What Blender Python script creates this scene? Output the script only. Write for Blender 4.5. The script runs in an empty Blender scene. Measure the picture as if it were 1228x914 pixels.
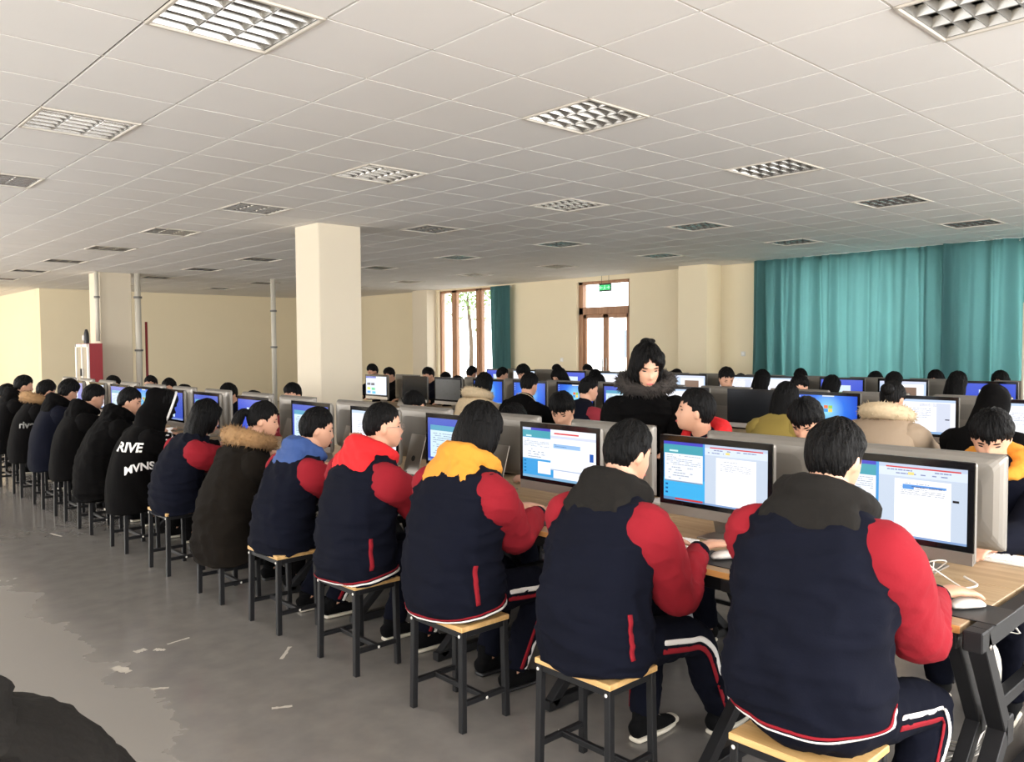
import bpy, math, random
import numpy as np
from mathutils import Vector, Matrix
from mathutils.bvhtree import BVHTree

random.seed(7)
SC = bpy.context.scene
COL = SC.collection
PI = math.pi

# ------------------------------------------------------------------ camera, world, lights, exposure
CAM_H = 1.62
def make_camera():
    f, yaw, pit, roll = 989.05, 0.821502408, -0.0425434799, -0.00527187883
    F = np.array([math.cos(pit)*math.cos(yaw), math.cos(pit)*math.sin(yaw), math.sin(pit)])
    R0 = np.array([math.sin(yaw), -math.cos(yaw), 0.0]); U0 = np.cross(R0, F)
    R = math.cos(roll)*R0 + math.sin(roll)*U0
    U = -math.sin(roll)*R0 + math.cos(roll)*U0
    cd = bpy.data.cameras.new('camera'); co = bpy.data.objects.new('camera', cd); COL.objects.link(co)
    cd.sensor_fit = 'HORIZONTAL'; cd.sensor_width = 36.0; cd.lens = f/1228*36.0
    cd.clip_start = 0.02; cd.clip_end = 300
    m = Matrix(((R[0], U[0], -F[0], 0), (R[1], U[1], -F[1], 0), (R[2], U[2], -F[2], CAM_H), (0, 0, 0, 1)))
    co.matrix_world = m
    SC.camera = co
make_camera()
SC.view_settings.view_transform = 'Standard'
SC.view_settings.look = 'None'
SC.view_settings.gamma = 1.0
SC.view_settings.use_curve_mapping = False
SC.view_settings.exposure = 0.25

W = bpy.data.worlds.new('world'); SC.world = W; W.use_nodes = True
bg = W.node_tree.nodes['Background']; bg.inputs[0].default_value = (0.95, 0.98, 1.0, 1); bg.inputs[1].default_value = 5.0

def area(name, loc, rot, sx, sy, power, color=(1, 1, 1)):
    l = bpy.data.lights.new(name, 'AREA'); l.shape = 'RECTANGLE'; l.size = sx; l.size_y = sy
    l.energy = power; l.color = color
    o = bpy.data.objects.new(name, l); COL.objects.link(o); o.location = loc; o.rotation_euler = rot
    return o
# daylight entering through the windows of the two walls behind the camera (x = -2.4 and y = -3)
XW, YW = -2.4, -3.0
XWIN = [(-2.4, 0.8), (2.2, 5.2), (6.6, 9.6), (11.0, 14.0), (15.4, 18.4)]
YWIN = [(-1.6, 1.6), (2.8, 6.0), (7.4, 10.6)]
WARM = (1.0, 0.975, 0.95)
for i, (a, b) in enumerate(XWIN):
    area('daylight', (XW+0.02, (a+b)/2, 1.9), (0, -PI/2, 0), 2.0, b-a, (64, 26, 50, 150, 270)[i], WARM)
area('daylight', (XW+0.02, 26.3, 1.9), (0, -PI/2, 0), 2.0, 4.0, 420, (1.0, 0.9, 0.72))
for i, (a, b) in enumerate(YWIN):
    area('daylight', ((a+b)/2, YW+0.02, 1.9), (PI/2, 0, 0), b-a, 2.0, (200, 185, 200)[i], (1.0, 0.99, 0.985))

for a, b in ((-2.2, 1.2), (1.9, 4.3), (4.9, 7.5)):      # daylight on the curtained windows of the x = 13.6 wall
    area('daylight', (14.4, (a+b)/2, 1.9), (0, PI/2, 0), 2.2, b-a, 130, (1.0, 1.0, 1.0))

# ------------------------------------------------------------------ materials
def new_mat(name):
    m = bpy.data.materials.new(name); m.use_nodes = True
    return m, m.node_tree.nodes, m.node_tree.links, m.node_tree.nodes['Principled BSDF']
MATS = {}
def mat(name, col, rough=0.6, metal=0.0, spec=0.5, nscale=0, namt=0.0, bump=0.0, bscale=60, coat=0.0, sheen=0.0, stretch=None, trans=None, bdist=0.01):
    """plain procedural material: colour varied by noise, optional bump"""
    if name in MATS: return MATS[name]
    m, N, L, P = new_mat(name)
    P.inputs['Base Color'].default_value = (*col, 1); P.inputs['Roughness'].default_value = rough
    P.inputs['Metallic'].default_value = metal; P.inputs['Specular IOR Level'].default_value = spec
    if coat: P.inputs['Coat Weight'].default_value = coat; P.inputs['Coat Roughness'].default_value = 0.1
    if sheen: P.inputs['Sheen Weight'].default_value = sheen
    tc = N.new('ShaderNodeTexCoord'); mp = N.new('ShaderNodeMapping'); L.new(tc.outputs['Object'], mp.inputs[0])
    if stretch: mp.inputs['Scale'].default_value = stretch
    if namt:
        n = N.new('ShaderNodeTexNoise'); n.inputs['Scale'].default_value = nscale; n.inputs['Detail'].default_value = 4
        L.new(mp.outputs[0], n.inputs['Vector'])
        mx = N.new('ShaderNodeMix'); mx.data_type = 'RGBA'
        mx.inputs[6].default_value = (*[max(0, c*(1-namt)) for c in col], 1)
        mx.inputs[7].default_value = (*[min(1, c*(1+namt)) for c in col], 1)
        L.new(n.outputs['Fac'], mx.inputs[0]); L.new(mx.outputs[2], P.inputs['Base Color'])
    if bump:
        n2 = N.new('ShaderNodeTexNoise'); n2.inputs['Scale'].default_value = bscale; n2.inputs['Detail'].default_value = 3
        L.new(mp.outputs[0], n2.inputs['Vector'])
        b = N.new('ShaderNodeBump'); b.inputs['Strength'].default_value = bump; b.inputs['Distance'].default_value = bdist
        L.new(n2.outputs['Fac'], b.inputs['Height']); L.new(b.outputs[0], P.inputs['Normal'])
    MATS[name] = m
    return m
def emat(col, s=1.0):
    key = 'glow_%02x%02x%02x_%d' % (*[int(c*255) for c in col], int(s*100))
    if key in MATS: return MATS[key]
    m, N, L, P = new_mat(key)
    P.inputs['Base Color'].default_value = (0.01, 0.01, 0.01, 1); P.inputs['Roughness'].default_value = 0.25
    P.inputs['Emission Color'].default_value = (*col, 1); P.inputs['Emission Strength'].default_value = s
    MATS[key] = m
    return m
def srgb(r, g, b):
    f = lambda c: (c/255/12.92) if c/255 <= 0.04045 else ((c/255+0.055)/1.055)**2.4
    return (f(r), f(g), f(b))

M_wall = mat('wall_paint', srgb(234, 220, 188), 0.85, nscale=1.5, namt=0.03, bump=0.05, bscale=40)
M_cream = mat('cream_paint', srgb(218, 206, 184), 0.8, nscale=1.2, namt=0.03, bump=0.04, bscale=30)
M_tile = mat('ceiling_tile', srgb(231, 227, 222), 0.75, nscale=0.9, namt=0.05, bump=0.15, bscale=220, bdist=0.002)
M_gap = mat('ceiling_gap', srgb(52, 46, 42), 0.9)
M_tbar = mat('ceiling_tbar', srgb(196, 188, 176), 0.5)
M_alu = mat('brushed_aluminium', srgb(154, 147, 139), 0.38, metal=0.75, nscale=300, namt=0.03)
M_alu_back = mat('silver_back', srgb(138, 133, 126), 0.42, metal=0.55, nscale=5, namt=0.04)
M_black = mat('black_bezel', (0.006, 0.006, 0.007), 0.12, spec=0.6)
M_blackpl = mat('black_plastic', (0.012, 0.012, 0.013), 0.45)
M_steel_blk = mat('black_steel', (0.009, 0.009, 0.010), 0.5, spec=.3, nscale=20, namt=0.25, bump=0.1, bscale=200, bdist=0.002)
M_white_pl = mat('white_plastic', srgb(226, 222, 214), 0.4)
M_key = mat('key_plastic', srgb(238, 236, 232), 0.45)
M_cable = mat('cable_rubber', srgb(205, 200, 192), 0.5)
M_cable_g = mat('grey_cable_rubber', srgb(110, 108, 104), 0.55)
M_hair = mat('black_hair', (0.0025, 0.0022, 0.0022), 0.55, spec=0.13, bump=0.8, bscale=28, stretch=(5, 5, 0.7), bdist=0.02)
M_skin = mat('skin', srgb(204, 154, 126), 0.5, nscale=14, namt=0.06, bump=0.05, bscale=120)
M_skin_d = mat('tan_skin', srgb(196, 148, 120), 0.5, nscale=14, namt=0.06)
M_lip = mat('lips', srgb(190, 95, 90), 0.4)
M_eye = mat('eye_dark', (0.012, 0.009, 0.008), 0.2)
M_navy = mat('navy_cloth', srgb(14, 16, 27), 0.95, spec=.1, nscale=9, namt=0.18, bump=0.25, bscale=160, sheen=0.0, bdist=0.003)
M_navy2 = mat('dark_navy_cloth', srgb(12, 14, 25), 0.95, spec=.1, nscale=9, namt=0.18, bump=0.25, bscale=160, bdist=0.003)
M_red = mat('red_fleece', srgb(134, 25, 36), 0.9, spec=.2, nscale=10, namt=0.10, bump=0.3, bscale=120, sheen=0.0, bdist=0.003)
M_redhood = mat('red_lining', srgb(204, 20, 26), 0.85, nscale=10, namt=0.08, bump=0.2, bscale=60)
M_maroon = mat('maroon_cloth', srgb(128, 24, 38), 0.85, nscale=10, namt=0.1)
M_yellow = mat('yellow_cloth', srgb(208, 138, 40), 0.85, nscale=10, namt=0.06, bump=0.2, bscale=60)
M_blue = mat('blue_cloth', srgb(44, 72, 128), 0.8, nscale=10, namt=0.1, bump=0.2, bscale=60)
M_charcoal = mat('charcoal_cloth', srgb(27, 25, 23), 0.9, spec=.15, nscale=10, namt=0.15, bump=0.3, bscale=50)
M_blackcloth = mat('black_cloth', srgb(8, 7, 7), 0.95, spec=.08, nscale=8, namt=0.2, bump=0.3, bscale=60)
M_brown = mat('dark_brown_cloth', srgb(22, 18, 14), 0.95, spec=.1, nscale=8, namt=0.15, bump=0.3, bscale=50)
M_tan = mat('tan_cloth', srgb(158, 138, 116), 0.85, nscale=8, namt=0.06, bump=0.25, bscale=40)
M_olive = mat('mustard_cloth', srgb(138, 118, 52), 0.85, nscale=8, namt=0.08)
M_furlight = mat('pale_fur', srgb(206, 184, 150), 0.9, nscale=40, namt=0.25)
M_furbrown = mat('brown_fur', srgb(150, 116, 78), 0.9, nscale=30, namt=0.45)
M_furdark = mat('dark_fur', srgb(48, 42, 38), 0.9, nscale=40, namt=0.4)
M_whitecloth = mat('white_trim', srgb(232, 228, 224), 0.7)
M_rubber = mat('white_rubber', srgb(214, 206, 190), 0.6, nscale=30, namt=0.08)
M_canvas = mat('black_canvas', srgb(13, 13, 14), 0.9, spec=.1, bump=0.2, bscale=200)
M_suede = mat('beige_suede', srgb(170, 150, 122), 0.85, nscale=15, namt=0.12)
M_tubeglass = mat('lamp_tube', srgb(235, 235, 230), 0.3)
M_louvre = mat('louvre_metal', srgb(168, 166, 162), 0.26, metal=0.85)

def wood_mat(name, c1, c2, scale=(1, 14, 14), rough=0.45):
    m, N, L, P = new_mat(name)
    tc = N.new('ShaderNodeTexCoord'); mp = N.new('ShaderNodeMapping'); mp.inputs['Scale'].default_value = scale
    L.new(tc.outputs['Object'], mp.inputs[0])
    n = N.new('ShaderNodeTexNoise'); n.inputs['Scale'].default_value = 2.0; n.inputs['Detail'].default_value = 6; n.inputs['Distortion'].default_value = 0.6
    L.new(mp.outputs[0], n.inputs['Vector'])
    cr = N.new('ShaderNodeValToRGB'); cr.color_ramp.elements[0].position = 0.3; cr.color_ramp.elements[1].position = 0.7
    cr.color_ramp.elements[0].color = (*c1, 1); cr.color_ramp.elements[1].color = (*c2, 1)
    L.new(n.outputs['Fac'], cr.inputs[0]); L.new(cr.outputs[0], P.inputs['Base Color'])
    P.inputs['Roughness'].default_value = rough
    return m
M_desk = wood_mat('desk_laminate', srgb(156, 130, 98), srgb(182, 156, 122), (14, 1, 14))
M_seat = wood_mat('stool_wood', srgb(196, 152, 92), srgb(222, 182, 124), (14, 1.2, 14))
M_edge = mat('laminate_edge', srgb(205, 152, 88), 0.5, nscale=20, namt=0.1)
M_frame = wood_mat('window_frame_wood', srgb(150, 108, 78), srgb(176, 130, 96), (8, 8, 1))

def floor_mat():
    m, N, L, P = new_mat('polished_floor')
    tc = N.new('ShaderNodeTexCoord')
    n = N.new('ShaderNodeTexNoise'); n.inputs['Scale'].default_value = 0.55; n.inputs['Detail'].default_value = 3; n.inputs['Roughness'].default_value = 0.5
    L.new(tc.outputs['Object'], n.inputs['Vector'])
    n2 = N.new('ShaderNodeTexNoise'); n2.inputs['Scale'].default_value = 7; n2.inputs['Detail'].default_value = 8
    L.new(tc.outputs['Object'], n2.inputs['Vector'])
    cr = N.new('ShaderNodeValToRGB'); cr.color_ramp.elements[0].color = (*srgb(112, 108, 104), 1); cr.color_ramp.elements[1].color = (*srgb(124, 119, 114), 1)
    cr.color_ramp.elements[0].position = 0.3; cr.color_ramp.elements[1].position = 0.7
    L.new(n2.outputs['Fac'], cr.inputs[0])
    # dusty, duller area with a ragged edge near the left foreground
    sx = N.new('ShaderNodeSeparateXYZ'); L.new(tc.outputs['Object'], sx.inputs[0])
    n3 = N.new('ShaderNodeTexNoise'); n3.inputs['Scale'].default_value = 2.2; n3.inputs['Detail'].default_value = 5
    L.new(tc.outputs['Object'], n3.inputs['Vector'])
    ma = N.new('ShaderNodeMath'); ma.operation = 'MULTIPLY_ADD'; ma.inputs[1].default_value = 0.9; L.new(n3.outputs['Fac'], ma.inputs[0])
    L.new(sx.outputs['X'], ma.inputs[2])
    lt = N.new('ShaderNodeMapRange'); lt.inputs['From Min'].default_value = 1.74; lt.inputs['From Max'].default_value = 1.77
    lt.inputs['To Min'].default_value = 1.0; lt.inputs['To Max'].default_value = 0.0
    L.new(ma.outputs[0], lt.inputs['Value'])
    mx = N.new('ShaderNodeMix'); mx.data_type = 'RGBA'; L.new(lt.outputs[0], mx.inputs[0]); L.new(cr.outputs[0], mx.inputs[6])
    mx.inputs[7].default_value = (*srgb(130, 125, 119), 1)
    L.new(mx.outputs[2], P.inputs['Base Color'])
    mr = N.new('ShaderNodeMapRange'); mr.inputs['To Min'].default_value = 0.10; mr.inputs['To Max'].default_value = 0.24
    L.new(n.outputs['Fac'], mr.inputs['Value'])
    ad = N.new('ShaderNodeMath'); ad.operation = 'MULTIPLY_ADD'; ad.inputs[1].default_value = 0.16
    L.new(lt.outputs[0], ad.inputs[0]); L.new(mr.outputs[0], ad.inputs[2]); L.new(ad.outputs[0], P.inputs['Roughness'])
    b = N.new('ShaderNodeBump'); b.inputs['Strength'].default_value = 0.06; b.inputs['Distance'].default_value = 0.01
    L.new(n2.outputs['Fac'], b.inputs['Height']); L.new(b.outputs[0], P.inputs['Normal'])
    P.inputs['Specular IOR Level'].default_value = 0.5
    return m
M_floor = floor_mat()

def curtain_mat():
    m, N, L, P = new_mat('teal_curtain')
    P.inputs['Base Color'].default_value = (*srgb(70, 112, 114), 1); P.inputs['Roughness'].default_value = 0.8
    out = N['Material Output']
    tr = N.new('ShaderNodeBsdfTranslucent'); tr.inputs[0].default_value = (*srgb(168, 206, 204), 1)
    mx = N.new('ShaderNodeMixShader'); mx.inputs[0].default_value = 0.42
    L.new(P.outputs[0], mx.inputs[1]); L.new(tr.outputs[0], mx.inputs[2]); L.new(mx.outputs[0], out.inputs[0])
    return m
M_curtain = curtain_mat()
def glass_mat():
    m, N, L, P = new_mat('window_glass')
    out = N['Material Output']
    tr = N.new('ShaderNodeBsdfTransparent'); tr.inputs[0].default_value = (0.97, 0.98, 0.98, 1)
    gl = N.new('ShaderNodeBsdfGlossy'); gl.inputs['Roughness'].default_value = 0.03
    mx = N.new('ShaderNodeMixShader'); mx.inputs[0].default_value = 0.06
    L.new(tr.outputs[0], mx.inputs[1]); L.new(gl.outputs[0], mx.inputs[2]); L.new(mx.outputs[0], out.inputs[0])
    return m
M_glass = glass_mat()

# ------------------------------------------------------------------ mesh helpers
class MB:
    def __init__(self): self.v = []; self.f = []; self.m = []; self.mats = []; self.smooth = []
    def slot(self, m):
        if m not in self.mats: self.mats.append(m)
        return self.mats.index(m)
    def add(self, verts, faces, m, smooth=True):
        k = len(self.v); s = self.slot(m)
        self.v.extend([tuple(map(float, p)) for p in verts])
        self.f.extend([tuple(i+k for i in f) for f in faces]); self.m.extend([s]*len(faces)); self.smooth.extend([smooth]*len(faces))
        return self
    def mesh(self, name):
        me = bpy.data.meshes.new(name); me.from_pydata(self.v, [], self.f)
        for m in self.mats: me.materials.append(m)
        me.polygons.foreach_set('material_index', self.m); me.polygons.foreach_set('use_smooth', self.smooth)
        me.update(); return me
    def build(self, name, parent=None):
        return link(name, self.mesh(name), parent)
def link(name, me, parent=None):
    o = bpy.data.objects.new(name, me); COL.objects.link(o)
    if parent is not None: o.parent = parent
    return o
def tag(o, label, cat=None, group=None, kind=None):
    if label: o['label'] = label
    if cat: o['category'] = cat
    if group: o['group'] = group
    if kind: o['kind'] = kind
    return o
def thing(name, loc, rz=0, label=None, cat=None, group=None):
    o = bpy.data.objects.new(name, None); COL.objects.link(o); o.location = loc; o.rotation_euler = (0, 0, rz); o.empty_display_size = 0.1
    return tag(o, label, cat, group)
def copy_tree(o, parent=None):
    c = o.copy(); COL.objects.link(c)
    if parent is not None: c.parent = parent
    for ch in list(o.children): copy_tree(ch, c)
    return c
def rbox(mb, c, s, m, b=0.004, R=None):
    """box with chamfered edges"""
    hx, hy, hz = s[0]/2, s[1]/2, s[2]/2; b = min(b, hx*0.9, hy*0.9, hz*0.9)
    V = []; idx = {}
    for sx in (-1, 1):
        for sy in (-1, 1):
            for sz in (-1, 1):
                for ax, p in enumerate(((hx, hy-b, hz-b), (hx-b, hy, hz-b), (hx-b, hy-b, hz))):
                    idx[(sx, sy, sz, ax)] = len(V); V.append((p[0]*sx, p[1]*sy, p[2]*sz))
    F = []
    g = lambda *k: idx[k]
    for s_ in (-1, 1):
        F.append([g(s_, -1, -1, 0), g(s_, 1, -1, 0), g(s_, 1, 1, 0), g(s_, -1, 1, 0)][::s_])
        F.append([g(-1, s_, -1, 1), g(-1, s_, 1, 1), g(1, s_, 1, 1), g(1, s_, -1, 1)][::s_])
        F.append([g(-1, -1, s_, 2), g(1, -1, s_, 2), g(1, 1, s_, 2), g(-1, 1, s_, 2)][::s_])
    for a in (-1, 1):
        for c_ in (-1, 1):
            F.append([g(a, c_, -1, 0), g(a, c_, -1, 1), g(a, c_, 1, 1), g(a, c_, 1, 0)][::-a*c_])
            F.append([g(a, -1, c_, 0), g(a, 1, c_, 0), g(a, 1, c_, 2), g(a, -1, c_, 2)][::-a*c_*-1])
            F.append([g(-1, a, c_, 1), g(-1, a, c_, 2), g(1, a, c_, 2), g(1, a, c_, 1)][::-a*c_*-1])
            for e in (-1, 1):
                F.append([g(a, c_, e, 0), g(a, c_, e, 1), g(a, c_, e, 2)][::a*c_*e])
    V = np.array(V)
    if R is not None: V = V @ np.array(R).T
    mb.add(V + np.array(c), F, m, smooth=False); return mb
def bar(mb, p, q, w, h, m, up=(0, 0, 1), b=0.003):
    """square tube from p to q"""
    p = np.array(p, float); q = np.array(q, float); t = q-p; L = np.linalg.norm(t); t /= L
    u = np.array(up, float); a = np.cross(u, t)
    if np.linalg.norm(a) < 1e-3: a = np.cross((1, 0, 0), t)
    a /= np.linalg.norm(a); c = np.cross(t, a)
    rbox(mb, (p+q)/2, (L, w, h), m, b, np.stack([t, a, c], 1)); return mb
def catmull(P, n):
    """resample rows of P with Catmull-Rom, n samples per span"""
    P = np.asarray(P, float); k = len(P)
    if n <= 1 or k < 2: return P
    out = []
    for i in range(k-1):
        p0 = P[max(i-1, 0)]; p1 = P[i]; p2 = P[i+1]; p3 = P[min(i+2, k-1)]
        if i == 0: p0 = 2*p1-p2
        if i == k-2: p3 = 2*p2-p1
        for j in range(n):
            t = j/n
            out.append(0.5*((2*p1)+(-p0+p2)*t+(2*p0-5*p1+4*p2-p3)*t*t+(-p0+3*p1-3*p2+p3)*t**3))
    out.append(P[-1]); return np.array(out)
def rings(pts, ra, rb, side, n, p=2.0, sub=1, disp=None, th0=0.0):
    pts = np.asarray(pts, float); k = len(pts)
    ra = np.broadcast_to(np.asarray(ra, float), (k,)); rb = np.broadcast_to(np.asarray(rb if rb is not None else ra, float), (k,))
    D = catmull(np.concatenate([pts, ra[:, None], rb[:, None]], 1), sub)
    pts, ra, rb = D[:, :3], np.maximum(D[:, 3], 1e-4), np.maximum(D[:, 4], 1e-4)
    T = np.gradient(pts, axis=0); T /= np.linalg.norm(T, axis=1)[:, None]+1e-9
    S = np.array(side, float); th = np.linspace(0, 2*PI, n, endpoint=False)+th0
    c, s = np.cos(th), np.sin(th)
    ce = np.sign(c)*np.abs(c)**(2/p); se = np.sign(s)*np.abs(s)**(2/p)
    R = []
    for i in range(len(pts)):
        a = S-T[i]*(S@T[i])
        if np.linalg.norm(a) < 0.15: a = a+np.array((0.3, 0.2, 0.1)); a = a-T[i]*(a@T[i])
        a /= np.linalg.norm(a); b = np.cross(T[i], a)
        k1 = ra[i]*ce; k2 = rb[i]*se
        if disp is not None:
            g = 1+disp(i/(len(pts)-1), th); k1 = k1*g; k2 = k2*g
        R.append(pts[i]+np.outer(k1, a)+np.outer(k2, b))
    return np.array(R), pts, T, ra, rb
def tube(mb, pts, ra, rb=None, m=None, side=(0, 1, 0), n=14, p=2.0, sub=4, caps=(1, 1), disp=None):
    R, pts, T, ra, rb = rings(pts, ra, rb, side, n, p, sub, disp)
    pre, post = [], []
    for e, k in ((0, 0), (1, -1)):
        if caps[e]:
            r = min(ra[k], rb[k])*caps[e]
            for a in ((68, 45, 22) if e == 0 else (22, 45, 68)):
                a = math.radians(a); c = pts[k]
                ring = c+(R[k]-c)*math.cos(a)+T[k]*r*math.sin(a)*(-1 if e == 0 else 1)
                (pre if e == 0 else post).append(ring)
    R = np.array(pre+list(R)+post); K = len(R)
    V = list(R.reshape(-1, 3)); F = []
    for i in range(K-1):
        for j in range(n):
            F.append((i*n+j, i*n+(j+1) % n, (i+1)*n+(j+1) % n, (i+1)*n+j))
    c0 = pts[0]-T[0]*min(ra[0], rb[0])*caps[0]; c1 = pts[-1]+T[-1]*min(ra[-1], rb[-1])*caps[1]
    V.append(c0); V.append(c1)
    for j in range(n):
        F.append((K*n, (j+1) % n, j)); F.append((K*n+1, (K-1)*n+j, (K-1)*n+(j+1) % n))
    mb.add(V, F, m); return mb
def ell(mb, c, r, m, R=None, nu=18, nv=12):
    V = []; F = []
    for i in range(nv+1):
        ph = PI*i/nv
        for j in range(nu):
            th = 2*PI*j/nu; V.append((math.sin(ph)*math.cos(th)*r[0], math.sin(ph)*math.sin(th)*r[1], math.cos(ph)*r[2]))
    for i in range(nv):
        for j in range(nu): F.append((i*nu+j, (i+1)*nu+j, (i+1)*nu+(j+1) % nu, i*nu+(j+1) % nu))
    V = np.array(V)
    if R is not None: V = V@np.array(R).T
    mb.add(V+np.array(c), F, m); return mb
def cyl(mb, p, q, r, m, n=10): return tube(mb, [p, q], r, r, m, n=n, sub=1, caps=(0.001, 0.001))
def remesh(mb, voxel, smooth=3):
    me = mb.mesh('tmp'); o = bpy.data.objects.new('tmp', me); COL.objects.link(o)
    md = o.modifiers.new('r', 'REMESH'); md.mode = 'VOXEL'; md.voxel_size = voxel; md.use_smooth_shade = True
    if smooth:
        s = o.modifiers.new('s', 'SMOOTH'); s.iterations = smooth; s.factor = 0.5
    dg = bpy.context.evaluated_depsgraph_get()
    out = bpy.data.meshes.new_from_object(o.evaluated_get(dg))
    bpy.data.objects.remove(o); bpy.data.meshes.remove(me)
    out.materials.clear()
    for m in mb.mats[:1]: out.materials.append(m)
    out.polygons.foreach_set('use_smooth', [True]*len(out.polygons))
    out.polygons.foreach_set('material_index', [0]*len(out.polygons))
    return out
def coords(me):
    a = np.empty(len(me.vertices)*3, np.float32); me.vertices.foreach_get('co', a); return a.reshape(-1, 3)
def setco(me, a): me.vertices.foreach_set('co', a.astype(np.float32).ravel()); me.update()
def wob(P, f, seed=0):
    """cheap smooth vector noise in -1..1"""
    r = np.random.RandomState(seed); out = 0
    for k in range(5):
        d = r.normal(size=3); d /= np.linalg.norm(d); e = r.normal(size=3)
        out = out+np.sin(P@(d*f*(0.6+0.35*k))+r.rand()*6+1.2*np.sin(P@(e*f*0.5)+r.rand()*6))/(1+0.35*k)
    return out/2.6
def wrinkle(me, amp, f, seed=0):
    n = np.empty(len(me.vertices)*3, np.float32); me.vertices.foreach_get('normal', n); n = n.reshape(-1, 3)
    c = coords(me); setco(me, c+n*(wob(c.astype(float), f, seed)*amp)[:, None])
def rotm(yaw=0, pitch=0, roll=0):
    """head frame: yaw about z (+ left), pitch (+ down), roll about x"""
    cy, sy = math.cos(yaw), math.sin(yaw); cp, sp = math.cos(pitch), math.sin(pitch); cr, sr = math.cos(roll), math.sin(roll)
    Z = np.array([[cy, -sy, 0], [sy, cy, 0], [0, 0, 1]]); Y = np.array([[cp, 0, sp], [0, 1, 0], [-sp, 0, cp]]); X = np.array([[1, 0, 0], [0, cr, -sr], [0, sr, cr]])
    return Z@Y@X

def creases(me, a1, f1, a2, f2, seed=0, st=(1, 1, 1.5)):
    n = np.empty(len(me.vertices)*3, np.float32); me.vertices.foreach_get('normal', n); n = n.reshape(-1, 3)
    c = coords(me).astype(float); r = (1-np.abs(wob(c*np.array(st), f1, seed)))**3; w = .6+.4*wob(c, f1*.4, seed+9)
    setco(me, c+n*(a1*(r*w-.3)+a2*wob(c, f2, seed+4))[:, None])

# ------------------------------------------------------------------ the room
def box_struct(name, lo, hi, m, b=0.002):
    mb = MB(); lo = np.array(lo, float); hi = np.array(hi, float); rbox(mb, (lo+hi)/2, hi-lo, m, b)
    o = mb.build(name); return tag(o, None, kind='structure')
CZ = 3.12
GX, GY = 2.599, 2.780
X1, Y1, XR, YR = 13.6, 23.1, 5.43, 30.0
def boxes_struct(name, L, m):
    mb = MB()
    for lo, hi in L:
        lo = np.array(lo, float); hi = np.array(hi, float); rbox(mb, (lo+hi)/2, hi-lo, m, 0.002)
    return tag(mb.build(name), None, kind='structure')
box_struct('floor', (XW-0.3, YW-0.3, -0.1), (X1+0.3, YR+0.3, 0), M_floor)

VIS = {-2: (1, 25), 2: (-3, 37), 6: (1, 29), 10: (-3, 29), 14: (-3, 25)}
LAMPS = [(i, j) for i in VIS for j in range(-3, 38, 4) if VIS[i][0] <= j <= VIS[i][1] and not (GX+.6*(i+.5) > XR and GY+.6*j > Y1)]
def make_ceiling():
    mb = MB(); rbox(mb, ((XW+X1)/2, (YW+YR)/2, CZ+0.10), (X1-XW+0.6, YR-YW+0.6, 0.04), M_gap, 0.002)
    lam = set(LAMPS); V = []; F = []
    def tile(x, y):
        g = 0.0065; c = 0.0008; z0 = CZ+0.012; z1 = CZ-0.001
        k = len(V)
        V.extend([(x+g, y+g, z0), (x+.6-g, y+g, z0), (x+.6-g, y+.6-g, z0), (x+g, y+.6-g, z0),
                  (x+g+c, y+g+c, z1), (x+.6-g-c, y+g+c, z1), (x+.6-g-c, y+.6-g-c, z1), (x+g+c, y+.6-g-c, z1)])
        F.append((k+7, k+6, k+5, k+4))
        for a in range(4): F.append((k+a, k+4+a, k+4+(a+1) % 4, k+(a+1) % 4))
    tile2 = [(GX+.6*i, GY+.6*j, i, j) for i in range(-10, 19) for j in range(-11, 46)]
    for x, y, i, j in tile2:
        if (i, j) in lam or x > X1 or y > YR or x < XW-.6 or y < YW-.6: continue
        if x > XR+0.3 and y > Y1: continue
        tile(x, y)
    mb.add(V, F, M_tile, smooth=False)
    for i in range(-9, 19):       # thin carrier rails of the grid (in the joints)
        x = GX+.6*i
        rbox(mb, (x, (YW+YR)/2, CZ+0.012), (0.014, YR-YW, 0.005), M_gap, 0.001)
    for j in range(-10, 46):
        y = GY+.6*j
        rbox(mb, ((XW+X1)/2, y, CZ+0.003), (X1-XW, 0.005, 0.006), M_tbar, 0.001)
    tag(mb.build('ceiling'), None, kind='structure')
make_ceiling()

def ceiling_light():
    root = thing('ceiling_light', (0, 0, 0))
    mb = MB(); s = 0.3
    for a, b, c, d in ((-s, -s, s, -s+.018), (-s, s-.018, s, s), (-s, -s, -s+.018, s), (s-.018, -s, s, s)):
        rbox(mb, ((a+c)/2, (b+d)/2, CZ-0.004), (c-a, d-b, 0.014), M_tbar, 0.002)
    mb.build('frame', root)
    mb = MB(); rbox(mb, (0, 0, CZ+0.085), (0.56, 0.56, 0.01), M_louvre)
    for a in (-1, 1):
        rbox(mb, (a*.281, 0, CZ+0.045), (0.006, 0.57, 0.08), M_louvre); rbox(mb, (0, a*.281, CZ+0.045), (0.57, 0.006, 0.08), M_louvre)
    mb.build('housing', root)
    mb = MB()
    for k in (-1, 0, 1, 2):          # V-shaped louvre blades
        x = -0.28+(k+1)*0.1867
        for sgn in (-1, 1):
            bar(mb, (x+sgn*.012, -.28, CZ+.025), (x+sgn*.012, .28, CZ+.025), 0.003, 0.05, M_louvre, up=(sgn*.35, 0, 1))
    for k in range(7):
        y = -0.28+k*0.0933
        for sgn in (-1, 1):
            bar(mb, (-.28, y+sgn*.007, CZ+.02), (.28, y+sgn*.007, CZ+.02), 0.003, 0.04, M_louvre, up=(0, sgn*.3, 1))
    mb.build('louvre', root)
    for k in (-1, 0, 1):
        mb = MB(); cyl(mb, (k*.187, -.27, CZ+.062), (k*.187, .27, CZ+.062), 0.012, M_tubeglass, 8); mb.build('lamp_tube', root)
    return root
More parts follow.
